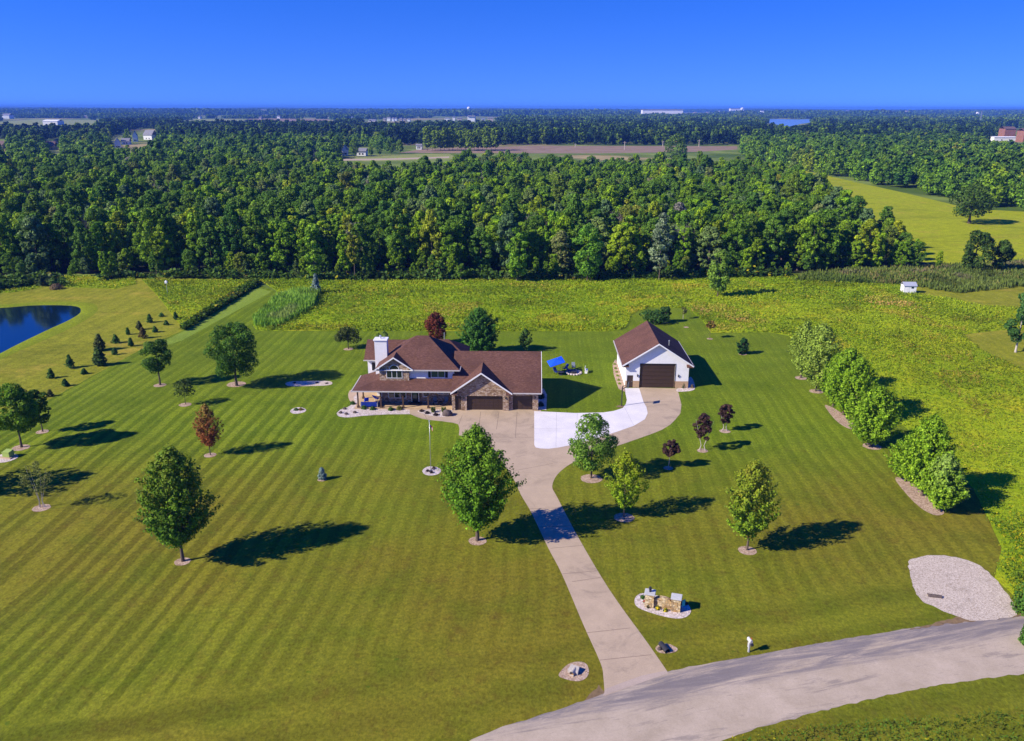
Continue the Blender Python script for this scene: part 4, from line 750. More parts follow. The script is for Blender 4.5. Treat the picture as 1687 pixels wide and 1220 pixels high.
# mailbox
t = root('mailbox', at(1235, 1073), 'white mailbox on a post with small side box beside the road', 'mailbox', rz=R(12)); t.scale = (.85, .85, .85)
MB().box(-.07, -.07, 0, .07, .07, 1.15).build('post', CAPSTONE, t, bevel=.01)
mbx = MB(); pr_ = [(-.13, 1.15), (.13, 1.15), (.13, 1.32)] + [(.13 * math.cos(a), 1.32 + .13 * math.sin(a)) for a in [math.pi * i / 8 for i in range(1, 8)]] + [(-.13, 1.32)]
mbx.wallpoly(pr_, -.32, .28).build('box', CAPSTONE, t); MB().wallpoly([(x * .93, 1.3 + (z - 1.3) * .93) for x, z in pr_], -.335, -.321).build('door', METAL, t)
MB().box(.131, -.1, 1.25, .15, -.07, 1.5).box(.131, -.07, 1.42, .15, .04, 1.5).build('signal_arm', RED, t); MB().box(.09, -.22, .72, .32, .24, .92).build('paper_tube', DKMETAL, t); MB().box(-.1, .05, .5, .1, .12, 1.0).build('side_board', CAPSTONE, t)
# stone entrance sign
sx, sy = G(1092, 1000); ang = R(-16)
t = root('entrance_wall', (sx, sy, 0), 'low curved stone entrance wall between two capped pillars in a rock bed', 'stone wall', rz=ang)
for x, hh in ((-1.05, 1.25), (1.15, 1.2)):
    p = MB().box(x - .38, -.38, 0, x + .38, .38, hh).build('pillar', SIGNSTONE, t); MB().box(x - .45, -.45, hh, x + .45, .45, hh + .1).build('cap', CAPSTONE, p, bevel=.02)
pts = [(-.66, 0), (.76, 0), (.76, .7)] + [(.05 + .71 * math.cos(a), .7 + .35 * math.sin(a)) for a in [math.pi * i / 10 for i in range(1, 10)]] + [(-.66, .7)]
MB().wallpoly(pts, -.16, .16).build('wall', SIGNSTONE, t)
xx, yy = (Matrix.Rotation(ang, 3, 'Z') @ Vector((-1.05, 0, 0))).xy
t = root('pillar_lantern', (sx + xx, sy + yy, 1.35), 'black lantern on top of the left stone pillar', 'lantern')
MB().tube((0, 0, 0), (0, 0, .12), .09, .04).build('base', DKMETAL, t); lm = MB().box(-.1, -.1, .12, .1, .1, .38); lm.build('lamp_glass', GLASS, t); MB().tube((0, 0, .381), (0, 0, .52), .17, .02, 4).build('hood', DKMETAL, t)
xx, yy = (Matrix.Rotation(ang, 3, 'Z') @ Vector((1.75, -.1, 0))).xy
t = root('garden_banner', (sx + xx, sy + yy, 0), 'small teal garden banner on a stand beside the right stone pillar', 'banner', rz=R(30))
MB().tube((-.2, 0, 0), (-.2, 0, 1.15), .015).tube((-.2, 0, 1.15), (.2, 0, 1.15), .015).build('stand', DKMETAL, t); MB().box(-.16, -.008, .55, .18, .008, 1.12).build('cloth', TEAL, t)
def tuft(x, y, r, h, label, cat, a, b, name='shrub', n=260, leaf=.16, group=None, z=0.0, seed=1, flowers=None):
    rng = np.random.default_rng(seed); d = rng.normal(size=(n, 3)); d[:, 2] = np.abs(d[:, 2]); d /= np.linalg.norm(d, axis=1, keepdims=True)
    c = d * np.array([r, r, h]) * rng.uniform(.55, 1.05, (n, 1)); K = leafcols(rng, n, a, b)
    if flowers is not None: k = rng.random(n) < .4; K[k] = np.array(flowers) * rng.uniform(.7, 1.1, (k.sum(), 1))
    o = bpy.data.objects.new(name, quads_mesh(name, c, d + rng.normal(0, .3, (n, 3)), leaf * rng.uniform(.6, 1.3, n), K, LEAF, 1.2, rng)); o.location = (x, y, z)
    return put(o, label, cat, group)
GRNS = ((.03, .09, .012), (.09, .19, .03)); DRK = ((.02, .016, .014), (.075, .045, .04))
for px, py, r, lab, fl_ in ((1066, 991, .3, 'dark green plant with red flowers left of the left stone pillar', (.5, .04, .05)), (1085, 1003, .22, 'yellow flower clump left of centre before the stone wall', (.8, .6, .02)), (1098, 1006, .22, 'yellow flower clump right of centre before the stone wall', (.8, .6, .02)), (1061, 985, .25, 'green plant at the left end of the entrance bed', None), (1070, 1000, .18, 'small dark red plant at the foot of the left pillar', (.12, .04, .03))):
    x, y = G(px, py); tuft(x, y, r, .35, lab, 'plant', *GRNS, name='flower_plant', n=140, leaf=.1, seed=px, flowers=fl_)
x, y = G(1129, 994); tuft(x, y, .3, .3, 'small dark shrub at the right end of the entrance bed', 'shrub', *DRK, n=120, leaf=.12)
# culvert ends and small boxes
t = root('culvert_end', at(948, 1107), 'concrete culvert end in a rock patch left of the driveway', 'culvert', rz=R(-25)); t.scale = (.62, .62, .8)
b = MB(); b.slab([(-.75, -.4, .35), (.6, -.4, .30), (.5, .5, .5), (-.6, .5, .5)], .34); b.build('apron', PIPE, t, bevel=.03); MB().tube((-.05, -.75, .2), (0, .2, .22), .28, .28, 14, False).tube((-.05, -.75, .2), (0, .2, .22), .22, .22, 14, False).build('pipe', PIPE, t); MB().slab([(-.28, -.95, .09), (.22, -.95, .09), (.22, -.4, .14), (-.28, -.4, .14)], .05).build('spillway', BRICK, t)
t = root('culvert_end', at(1096, 1069), 'dark culvert end in a rock patch right of the driveway', 'culvert', rz=R(20))
MB().tube((0, -.5, .16), (0, .55, .16), .22, .22, 12, False).tube((0, -.5, .16), (0, .55, .16), .18, .18, 12, False).build('pipe', DKMETAL, t); MB().ball((-.35, .1, .08), .2, .16, .15, jit=.15).build('rock', BOULDER, t)
t = root('culvert_end', at(1540, 981), 'concrete culvert end at the left edge of the gravel pad', 'culvert', rz=R(75)); t.location.z = -.2; t.scale = (.8, .7, .9)
MB().tube((0, -.9, .2), (0, .7, .2), .26, .26, 12, False).tube((0, -.9, .2), (0, .7, .2), .21, .21, 12, False).build('pipe', BOULDER, t)
t = root('utility_box', at(16, 754), 'pale green utility box on a concrete pad at the left edge', 'utility box', rz=R(-12))
MB().box(-.75, -.6, 0, .75, .6, .12).build('pad', WALKCON, t, bevel=.02); MB().add([(-.5, -.4, .12), (.5, -.4, .12), (.5, .4, .12), (-.5, .4, .12), (-.5, -.4, .75), (.5, -.4, .75), (.5, .4, .9), (-.5, .4, .9)], [(0, 3, 2, 1), (4, 5, 6, 7), (0, 1, 5, 4), (1, 2, 6, 5), (2, 3, 7, 6), (3, 0, 4, 7)]).build('cabinet', PALEBOX, t, bevel=.03); MB().box(-.52, -.43, .7, .52, -.401, .77).build('lid_edge', PALEBOX, t)
# basketball hoop
t = root('basketball_hoop', at(1025, 668), 'freestanding basketball hoop on a dark pole at the white concrete edge', 'basketball hoop', rz=R(75))
MB().tube((0, 0, 0), (0, 0, 2.9), .075).tube((0, 0, 2.5), (0, -.75, 3.1), .05).tube((0, 0, 2.9), (0, -.75, 3.3), .04).build('pole', DKMETAL, t); MB().box(-.55, -.84, 2.85, .55, -.8, 3.55).build('backboard', GREYCUSH, t)
rm = MB()
for i in range(14):
    a, c_ = 2 * math.pi * i / 14, 2 * math.pi * (i + 1) / 14; rm.tube((.23 * math.cos(a), -1.1 + .23 * math.sin(a), 3.02), (.23 * math.cos(c_), -1.1 + .23 * math.sin(c_), 3.02), .015, k=5, cap=False)
rm.build('hoop_rim', speckled('orange_rim', (.6, .12, .02), .1, 3), t); x, y = G(1024, 669); sheet('dirt_patch', jitter([(x + .7 * math.cos(a), y + .5 * math.sin(a)) for a in [i * .524 for i in range(12)]], .08), .017, SOIL)
# tilted blue umbrella with table, loungers, firepit
t = root('patio_umbrella', at(924, 614), 'tilted bright blue patio umbrella on the back lawn', 'umbrella')
MB().tube((0, 0, 0), (-.1, 0, 1.6), .03).tube((-.1, 0, 1.6), (-.55, -.05, 2.5), .03).build('pole', METAL, t); MB().tube((0, 0, 0), (0, 0, .1), .35, .3, 12).build('base', DKMETAL, t)
um = MB(); q_ = [(-1.25, -.95), (1.25, -.95), (1.25, .95), (-1.25, .95)]; vs = [(0, 0, .42)] + [(x, y, 0) for x, y in q_] + [(0, 0, .38)] + [(x * .97, y * .97, -.08) for x, y in q_]
um.add(vs, [(0, 1 + i, 1 + (i + 1) % 4) for i in range(4)] + [(5, 6 + (i + 1) % 4, 6 + i) for i in range(4)] + [(1 + i, 6 + i, 6 + (i + 1) % 4, 1 + (i + 1) % 4) for i in range(4)])
u = um.build('canopy', BLUEFAB, t); u.location = (-.75, -.15, 1.95); u.rotation_euler = (R(14), R(-16), R(12))
def chair(loc, rz, label, fab=NAVY, frame=DKMETAL, group='chairs', rec=.35, name='garden_chair'):
    c = root(name, loc, label, 'chair', group, R(rz))
    MB().box(-.28, -.28, .36, .28, .28, .46).build('seat', fab, c, bevel=.03); MB().add([(-.28, .24, .46), (.28, .24, .46), (.28, .24 + rec, 1.05), (-.28, .24 + rec, 1.05), (-.28, .32, .42), (.28, .32, .42), (.28, .32 + rec, 1.02), (-.28, .32 + rec, 1.02)], [(0, 1, 2, 3), (7, 6, 5, 4), (0, 4, 5, 1), (1, 5, 6, 2), (2, 6, 7, 3), (3, 7, 4, 0)]).build('backrest', fab, c)
    for x in (-.26, .26):
        for y in (-.25, .25): MB().tube((x, y, 0), (x, y, .37), .025, k=6).build('leg', frame, c)
        MB().box(x - .04, -.28, .6, x + .04, .3, .64).build('armrest', frame, c)
    return c
def tabl(loc, r, label, h=.5, mat=DKMETAL, group=None):
    c = root('round_table', loc, label, 'table', group); MB().tube((0, 0, h - .04), (0, 0, h), r, r, 18).build('tabletop', mat, c); MB().tube((0, 0, 0), (0, 0, h - .04), .06).build('pedestal', DKMETAL, c); MB().tube((0, 0, 0), (0, 0, .03), r * .6, r * .6, 14).build('base', DKMETAL, c)
chair(at(918, 616), 40, 'dark chair under the blue umbrella', group=None); chair(at(931, 610), -60, 'dark chair just right of the blue umbrella pole', group=None); tabl(at(925, 617), .5, 'dark round table under the blue umbrella')
x, y = G(946, 614); t = root('fire_pit', (x, y, 0), 'round fire pit ringed with pale stones on the back lawn', 'fire pit')
rm = MB()
for i in range(16):
    a = 2 * math.pi * i / 16; rm.ball((1.15 * math.cos(a), 1.15 * math.sin(a), .1), .22, .2, .16, jit=.12, rng=random.Random(i), seg=7, ring=4)
rm.build('stone_ring', WHITEROCK, t); MB().tube((0, 0, 0), (0, 0, .35), .45, .55, 14).build('fire_bowl', DKMETAL, t); MB().tube((0, 0, .005), (0, 0, .03), 1.1, 1.1, 20).build('gravel_bed', WHITEROCK, t)
chair(at(939, 613), 70, 'navy chair left of the fire pit', group=None); chair(at(946, 608), 5, 'pale chair behind the fire pit', GREYCUSH, group=None)
t = root('picnic_bench', at(967, 613), 'small white bench right of the fire pit', 'bench', rz=R(80))
MB().box(-.6, -.2, .42, .6, .2, .48).build('seat', TRIM, t); MB().box(-.6, .2, .6, .6, .25, .95).build('backrest', TRIM, t)
for x in (-.5, .5): MB().box(x - .05, -.18, 0, x + .05, .24, .42).build('leg', TRIM, t)
# porch furniture (stands on the porch floor, z .18)
def W(x, y, z=.18): v = Matrix.Rotation(R(-1), 3, 'Z') @ Vector((x + 8, y - 105, 0)); return (v.x - 8, v.y + 105, z)
chair(W(-20.6, 107.2), 200, 'blue cushioned porch chair near the corner post', BLUEFAB, group=None); chair(W(-19.2, 108.2), 150, 'bright blue reclining chair farther back on the corner porch', BLUEFAB, TRIM, group=None, rec=.5)
t = root('porch_sofa', W(-19.9, 106.0), 'low blue outdoor sofa at the porch front edge', 'sofa', rz=R(180))
MB().box(-1.1, -.35, .12, 1.1, .35, .45).build('seat', BLUEFAB, t, bevel=.04); MB().box(-1.1, .35, .12, 1.1, .5, .8).build('backrest', NAVY, t, bevel=.03)
for x in (-1.2, 1.1): MB().box(x, -.35, .1, x + .1, .5, .62).build('armrest', METAL, t)
chair(W(-18.9, 106.6), -90, 'navy porch chair right of the blue sofa', NAVY, group=None)
chair(W(-10.7, 106.7), 15, 'grey cushioned porch chair left of the little table', GREYCUSH, group=None); chair(W(-9.3, 106.7), -15, 'grey cushioned porch chair right of the little table', GREYCUSH, group=None); tabl(W(-10.0, 106.7), .28, 'little dark table between the grey porch chairs')
t = root('door_step', W(-13.6, 107.0), 'dark wooden step before the front door on the porch', 'step'); MB().box(-.85, -.3, 0, .85, .3, .16).build('tread', DKWOOD, t); MB().box(-.6, -.05, .16, .6, .3, .24).build('mat', SHUTTER, t)
# shrubs and boulders in the beds
bedplants = [(601, 674, .42, 'green shrub', GRNS), (615, 675, .42, 'green shrub', GRNS), (628, 673, .22, 'small golden shrub', ((.12, .12, .02), (.25, .22, .05))), (645, 676, .42, 'green shrub', GRNS), (659, 675, .45, 'yellow green shrub', ((.10, .11, .02), (.22, .22, .04))), (582, 666, .4, 'dark green shrub', GRNS)]
lab = ['green shrub in the rock bed by the porch corner post', 'green shrub in the rock bed below the blue sofa', 'small golden shrub at the second porch post', 'green shrub in the rock bed below the porch triple window', 'yellow green shrub in the rock bed at the third porch post', 'dark green shrub at the left side of the porch']
for (px, py, r, _, cc), l in zip(bedplants, lab): x, y = G(px, py); tuft(x, y, r, r * 1.3, l, 'shrub', *cc, n=260, leaf=.13, seed=px)
for px, py, r, l in ((696, 677.5, .35, 'dark red low shrub nearest the walk in the front rock bed'), (705, 681, .38, 'dark low shrub second from the walk in the front rock bed'), (719, 684, .42, 'dark low shrub in the middle of the front rock bed')): x, y = G(px, py); tuft(x, y, r, r * .9, l, 'shrub', *DRK, n=240, leaf=.11, seed=px)
for px, py, l in ((715, 679, 'spiky light green grass clump left in the front rock bed'), (732, 679, 'spiky light green grass clump right in the front rock bed')):
    x, y = G(px, py); rng = np.random.default_rng(px); n = 90; az = rng.uniform(0, 6.28, n); d = np.stack([np.cos(az) * .6, np.sin(az) * .6, np.ones(n)], 1)
    o = bpy.data.objects.new('ornamental_grass', quads_mesh('ornamental_grass', d * .42 * rng.uniform(.6, 1.1, (n, 1)), np.stack([-np.sin(az), np.cos(az), .1 * az], 1), np.full(n, .16), leafcols(rng, n, (.10, .17, .02), (.3, .36, .08)), LEAF, 5, rng, up=(0, 0, 1))); o.location = (x, y, 0); put(o, l, 'plant')
def rock(px, py, r, l, seed=1, z=0):
    x, y = G(px, py); o = MB().ball((0, 0, r * .35), r, r * .8, r * .75, 10, 7, .14, random.Random(seed)).build('boulder', BOULDER, None, True, label=l, cat='boulder'); o.location = (x, y, z)
rock(738, 684, .75, 'largest dark boulder in the front rock bed', 4)
for px, py, l in ((569, 674.5, 'dark stone at the top of the left bed end'), (562, 681, 'dark stone leftmost in the bed end'), (571.5, 683, 'dark stone lowest in the bed end'), (585.5, 680.5, 'dark stone nearest the corner post in the bed end')): rock(px, py, .28, l, int(px))
for px, py, l in ((706, 776.5, 'small dark shrub left of the flagpole base'), (716, 772, 'small dark red shrub right of the flagpole base'), (712, 779, 'small dark shrub before the flagpole base')): x, y = G(px, py); tuft(x, y, .24, .3, l, 'shrub', *DRK, n=90, leaf=.1, seed=px)
for px, py, l, cc in ((489, 676, 'low green plant left in the small round rock bed', GRNS), (497, 675.5, 'low reddish plant right in the small round rock bed', ((.1, .07, .02), (.25, .18, .04)))): x, y = G(px, py); tuft(x, y, .4, .3, l, 'plant', *cc, n=120, leaf=.13, seed=px, name='bed_plant')
for px, py, l in ((486, 631.5, 'dark low plant at the left of the long oval rock bed'), (523, 631.5, 'dark low plant right of centre in the long oval rock bed'), (539, 632, 'tiny dry plant at the right end of the long oval rock bed')): x, y = G(px, py); tuft(x, y, .3, .18, l, 'plant', *DRK, n=60, leaf=.12, seed=px, name='bed_plant')
for i, (px, py) in enumerate(((1013.5, 600), (1015, 607), (1017, 613), (1018.5, 619), (1020, 626), (1021.5, 632))): x, y = G(px, py); tuft(x, y, .26, .3, 'small yellow green hosta in the rock strip left of the outbuilding', 'plant', (.14, .2, .02), (.3, .36, .05), n=70, leaf=.14, seed=i, group='hostas left of the outbuilding', name='hosta_plant')
x, y = G(1126.5, 638); tuft(x, y, .3, .95, 'upright dark shrub before the outbuilding right of its big door', 'shrub', (.02, .06, .015), (.05, .12, .03), n=240, leaf=.12)
x, y = G(1141, 638); tuft(x, y, .25, .6, 'brownish shrub at the right corner of the outbuilding', 'shrub', (.14, .1, .05), (.3, .22, .12), n=140, leaf=.12)
x, y = G(892, 655); tuft(x, y, .6, .9, 'dark shrub beside the garage right wall', 'shrub', (.015, .03, .012), (.04, .06, .02), n=300, leaf=.16); x, y = G(892, 668); tuft(x, y, .45, .6, 'low dark shrub at the garage right front corner', 'shrub', (.015, .03, .012), (.04, .06, .02), n=200, leaf=.16)
# shed
t = root('garden_shed', at(1497, 480), 'white garden shed with grey roof at the meadow edge', 'shed', rz=R(-4)); t.scale = (.77, .8, .77)
MB().wallpoly([(-1.9, 0), (1.7, 0), (1.7, 2.3), (-1.9, 2.3)], -1.2, 1.2).build('wall', FARWHITE, t); MB().slab([(-2.05, -1.4, 2.25), (1.85, -1.4, 2.25), (1.85, .1, 3.2), (-2.05, .1, 3.2)], .12).slab([(-2.05, .1, 3.2), (1.85, .1, 3.2), (1.85, 1.4, 2.25), (-2.05, 1.4, 2.25)], .12).build('roof', GREYROOF, t)
for x in (.25, .62): MB().box(x, -1.24, 1.45, x + .3, -1.201, 2.0).build('window', GLASS, t)
MB().box(-1.2, -1.23, 0, -.4, -1.201, 1.9).build('door', TRIM, t)
t = root('birdhouse', at(277, 486), 'white birdhouse on a post in the left meadow', 'birdhouse'); MB().tube((0, 0, 0), (0, 0, 2.6), .05).build('post', METAL, t); MB().box(-.25, -.25, 2.6, .25, .25, 3.0).build('box', TRIM, t); MB().tube((0, 0, 3.0), (0, 0, 3.25), .38, .02, 4).build('roof', TRIM, t)
# ------------------------------------------------------------------ meadow, reeds, weeds
def scatter_tufts(name, polys, dens, hgt, label_cols, seed, blades=5, wid=.5, asp=1.3, ycol=(.55, .47, .01), ymix=.5, cat=None, up=None, clump=(9, .8), thr=None):
    rng = np.random.default_rng(seed); CC = []
    for q in polys:
        q = np.array(q); x0, y0 = q.min(0); x1, y1 = q.max(0); n = int((x1 - x0) * (y1 - y0) * dens); P = rng.uniform((x0, y0), (x1, y1), (n, 2)); CC.append(P[inside(P, q)])
    P = np.concatenate(CC); nz = vnoise(P[:, 0], P[:, 1], clump[0], seed) * .6 + vnoise(P[:, 0], P[:, 1], clump[0] * .3, seed + 3) * .4
    if thr: P = P[nz > thr + np.random.default_rng(seed).uniform(-.1, .1, len(nz))]; nz = vnoise(P[:, 0], P[:, 1], clump[0], seed) * .6 + vnoise(P[:, 0], P[:, 1], clump[0] * .3, seed + 3) * .4
    P = P[rng.random(len(P)) < .35 + nz * clump[1]]; nz = vnoise(P[:, 0], P[:, 1], clump[0], seed) * .55 + vnoise(P[:, 0], P[:, 1], clump[0] * .27, seed + 5) * .45
    n = len(P); fs_ = np.clip(P[:, 1] / 165, .45, 1.1); hh = hgt * (.45 + .9 * nz) * rng.uniform(.7, 1.25, n)
    fk = np.repeat(fs_, blades); k = blades; Pk = np.repeat(P, k, 0); hk = np.repeat(hh, k); m = n * k
    c = np.concatenate([Pk + rng.normal(0, wid * .35, (m, 2)), (hk * rng.uniform(.25, .95, m))[:, None]], 1)
    nn = rng.normal(size=(m, 3)); 
    if up is None: nn[:, 2] = np.abs(nn[:, 2]) + (1.0 if name == 'meadow_grass' else .4)
    else: nn[:, 2] *= .25
    t = vnoise(Pk[:, 0], Pk[:, 1], 16, seed + 9)[:, None] * .6 + .4 * rng.random((n, 1)).repeat(k, 0); a, b = map(np.array, label_cols); col = a * (1 - t) + b * t
    yz = vnoise(Pk[:, 0], Pk[:, 1], 13, seed + 11) * .5 + vnoise(Pk[:, 0], Pk[:, 1], 3.1, seed + 12) * .5
    yk = (np.clip((yz - .42) * 4, 0, 1) * (c[:, 2] > hk * .5) * (rng.random(m) < ymix))[:, None]; col = col * (1 - yk) + np.array(ycol) * yk * rng.uniform(.6, 1.1, (m, 1))
    bz = vnoise(Pk[:, 0], Pk[:, 1], 6.5, seed + 15)[:, None]; col = np.where(bz > .8, col * np.array((1.25, .95, 2.0)), col); col = np.where(bz < .24, col * .66, col)
    if name == 'meadow_grass': rt_ = np.clip((Pk[:, :1] - 45) / 40, 0, 1) * np.clip((175 - Pk[:, 1:2]) / 60, 0, 1); col = col * (1 - rt_ * np.array((.22, .34, .3)))
    col = col * rng.uniform(.75, 1.2, (m, 1))
    o = bpy.data.objects.new(name, quads_mesh(name, c, nn, wid * fk * rng.uniform(.5, 1.2, m), col, LEAF, asp, rng, up=up)); return put(o, kind='stuff')
scatter_tufts('meadow_grass', meadow_polys, 9.0, .42, ((.19, .34, .006), (.46, .54, .022)), 5, blades=4, wid=.24, clump=(14, .6), ycol=(.66, .58, .03), ymix=.18)
scatter_tufts('meadow_grass', meadow_polys[:2], 3.0, .55, ((.11, .23, .008), (.34, .46, .02)), 25, blades=5, wid=.24, clump=(9, 1.5), ycol=(.64, .54, .04), ymix=.3, thr=.53)
scatter_tufts('meadow_grass', [gp((1130, 505), (1180, 498), (1250, 520), (1300, 545), (1180, 545)), gp((1430, 480), (1600, 520), (1590, 545), (1500, 530), (1420, 500)), gp((1480, 560), (1600, 580), (1640, 700), (1560, 640)), gp((700, 500), (790, 500), (780, 540), (700, 540))], 6, .5, ((.42, .38, .04), (.60, .52, .08)), 26, blades=5, wid=.22, clump=(5, 1.4), ycol=(.62, .50, .05), ymix=.3, thr=.5)
scatter_tufts('reeds', [gp((418, 529), (469, 486), (530, 481), (518, 508), (480, 528), (458, 541), (420, 541))], 16, 1.4, ((.20, .38, .03), (.36, .58, .08)), 8, blades=4, wid=.18, asp=6.0, ymix=.0, up=(0, 0, 1))
scatter_tufts('reeds', [gp((1310, 462), (1330, 450), (1440, 445), (1545, 440), (1690, 430), (1900, 430), (1900, 470), (1690, 470), (1580, 482), (1500, 470), (1400, 466))], 8, 1.2, ((.08, .15, .018), (.24, .30, .06)), 9, blades=5, wid=.22, asp=4.0, ymix=.35, ycol=(.42, .34, .12), up=(0, 0, 1), clump=(18, .5))
scatter_tufts('weeds', [gp((298, 543), (304, 547), (428, 469), (424, 463), (419, 465))], 14, 1.0, ((.05, .12, .008), (.13, .22, .012)), 10, blades=5, wid=.5, ymix=.1)
scatter_tufts('weeds', [gp((1625, 860), (1660, 850), (1780, 900), (1780, 1030), (1690, 1012), (1665, 975), (1640, 948), (1655, 900))], 9, 1.5, ((.06, .15, .008), (.17, .28, .02)), 12, blades=5, wid=.3, asp=2.2, ymix=.5)
scatter_tufts('weeds', [gp((1200, 1223), (1260, 1213), (1300, 1204), (1400, 1196), (1480, 1188), (1560, 1186), (1600, 1178), (1687, 1172), (1760, 1170), (1760, 1300), (1200, 1300))], 14, .75, ((.05, .13, .008), (.14, .24, .02)), 13, blades=5, wid=.17, asp=2.5, ymix=.15)
scatter_tufts('weeds', [gp((1265, 545), (1300, 551), (1345, 599), (1365, 612), (1330, 560), (1300, 540)), gp((440, 544), (640, 544.5), (1000, 544.5), (1030, 540), (1000, 534), (640, 536), (440, 538))], 6, .6, ((.15, .27, .008), (.36, .46, .015)), 14, blades=5, wid=.28, ymix=.3)
scatter_tufts('weeds', [gp((-60, 500), (0, 480), (60, 474), (110, 474), (100, 460), (0, 464), (-100, 480)), gp((160, 466), (220, 460), (600, 463), (1000, 461), (1300, 456), (1300, 452), (900, 455), (200, 457))], 2.2, 2.0, ((.04, .10, .012), (.12, .22, .025)), 15, blades=8, wid=.7, ymix=.1)
for px, py, r, h_, l in ((1684, 1005, 1.4, 3.2, 'leafy green shrub at the right frame edge by the road'), (1683, 1058, .7, 2.2, 'green branch tip of a shrub at the right frame edge below the road line'), (1130, 1215, .5, .2, None)):
    if l: x, y = G(px + 14, py); tuft(x, y, r, h_, l, 'shrub', (.04, .12, .012), (.12, .24, .03), n=1400, leaf=.2, seed=px)
x, y = G(94, 477); tuft(x, y, 1.6, 1.3, 'brownish dry shrub on the mown ground beyond the pond', 'shrub', (.12, .08, .04), (.22, .16, .09), n=380, leaf=.3)
x, y = G(522, 484)
# ------------------------------------------------------------------ the woods
DG_ = (.08, .17, .006); LG_ = (.29, .43, .02)
FOREST = 'trees of the wood behind the meadow'
KINDS_ = []
def kind_mesh(i, shape, h, r, a, b, base=.02, nl=95, nq=7500, leaf=.38, fill=.165, mat=None):
    C, Nn, S_, K, _ = lobed(100 + i, h, r, h * base, nl=nl, nq=nq, leaf=leaf, fill=fill, a=a, b=b, shape=shape)
    return quads_mesh('crown', C, Nn + np.array([0, 0, .35]), S_, K, mat or FLEAF, 1.1, np.random.default_rng(i))
for i, (shp, h, r, a, b) in enumerate((('egg', 15, 4.4, DG_, LG_), ('round', 14, 4.8, (.065, .15, .008), (.23, .36, .022)), ('egg', 17, 4.2, (.05, .13, .010), (.19, .32, .04)), ('col', 15, 3.4, (.11, .22, .006), (.34, .50, .02)),
                                      ('dome', 13, 4.6, (.08, .17, .008), (.27, .40, .02)), ('egg', 12, 3.6, (.12, .21, .006), (.36, .48, .022)), ('round', 16, 4.9, (.05, .125, .010), (.18, .30, .03)), ('egg', 14, 3.9, (.07, .14, .03), (.26, .34, .13)))):
    KINDS_.append(kind_mesh(i, shp, h, r, a, b))
TRK = trunk_mb(11, .22, (), (0, 0), 1, 3).build('trunk', BARK, None, smooth=True); TRKM = TRK.data; bpy.data.objects.remove(TRK)
wood_poly = np.array(gp((-700, 462), (-60, 458), (75, 452), (230, 452), (425, 453), (700, 453), (900, 452), (1200, 450), (1330, 448), (1440, 447), (1560, 446)) + [G(*p) for p in ((1560, 434), (1500, 428), (1462, 415), (1420, 394), (1385, 372), (1340, 340), (1300, 308), (1270, 262, 14), (1215, 256, 14), (1165, 256, 14), (1060, 256, 14), (880, 252, 14), (850, 247, 14), (800, 246.5, 14), (756, 252, 14), (735, 262, 14), (640, 266, 14), (540, 262, 14), (480, 252, 14), (340, 250, 14), (200, 258, 14), (60, 262, 14), (-100, 262, 14), (-700, 262, 14))])
sheet('woodland_floor', [tuple(p) for p in wood_poly], -0.012, WOODFLOOR)
rng = np.random.default_rng(77)
def jgrid(x0, x1, y0, y1, s, rng, jit=.42):
    nx = int((x1 - x0) / s); ny = int((y1 - y0) / s); X, Y = np.meshgrid(np.arange(nx), np.arange(ny)); P = np.stack([X.ravel() + .5 * (Y.ravel() % 2), Y.ravel()], 1) * s + (x0, y0)
    return P + rng.uniform(-jit, jit, P.shape) * s
def in_view(P, m=1.08, add=12): return np.abs(P[:, 0]) < P[:, 1] * (843.5 / 1330) * m + add
P = jgrid(-500, 500, 185, 620, 5.4, rng); P = P[inside(P, wood_poly) & in_view(P)]
P = P[np.argsort(P[:, 1] - vnoise(P[:, 0], P[:, 1], 30, 1) * 2)]
near, rest = P[:255], P[255:]
lab8 = ['mid green rounded tree in the front of the wood', 'broad round green tree in the front of the wood', 'tall dark green tree in the front of the wood', 'narrow light green tree in the front of the wood', 'flat domed green tree in the front of the wood', 'smaller yellow green tree in the front of the wood', 'big dark spreading tree in the front of the wood', 'silvery green tree in the front of the wood']
rg = random.Random(5)
def TAPER(x, y):
    px = PX0 + FPX * x / DEPTH(y, 0); return 1.0 if px < 1380 or y > 260 else max(.38, 1 - (px - 1380) / 165 * .62)
for x, y in near:
    k = rg.choices(range(8), (5, 3, 5, 5, 2, 4, 3, 3))[0]; s = rg.uniform(.78, 1.15) * (1.04 if y < 212 else 1)
    s *= .9 * TAPER(x, y); t = root('woodland_tree', (x, y, 0), lab8[k], 'tree', FOREST + ', kind ' + ('round', 'broad', 'tall', 'narrow', 'domed', 'yellowish', 'spreading', 'silvery')[k], rg.uniform(0, 6.28)); t.scale = (s * rg.uniform(.8, 1.15), s * rg.uniform(.8, 1.15), s * rg.uniform(.85, 1.2))
    put(bpy.data.objects.new('crown', KINDS_[k]), parent=t); put(bpy.data.objects.new('trunk', TRKM), parent=t)
# low growth that closes the foot of the wood
_e = gp((-250, 466), (75, 460), (230, 457.5), (425, 458.5), (700, 459.5), (900, 458), (1200, 455), (1330, 449), (1440, 445), (1545, 442)); _q = []
_r = np.random.default_rng(91)
for i in range(len(_e) - 1):
    a_, b_ = np.array(_e[i]), np.array(_e[i + 1]); k_ = int(np.linalg.norm(b_ - a_) / 1.7); t_ = _r.random(k_)[:, None]; _q.append(a_ + (b_ - a_) * t_ + np.stack([_r.normal(0, .8, k_), _r.uniform(.5, 9, k_)], 1))
UNDER = np.concatenate(_q)
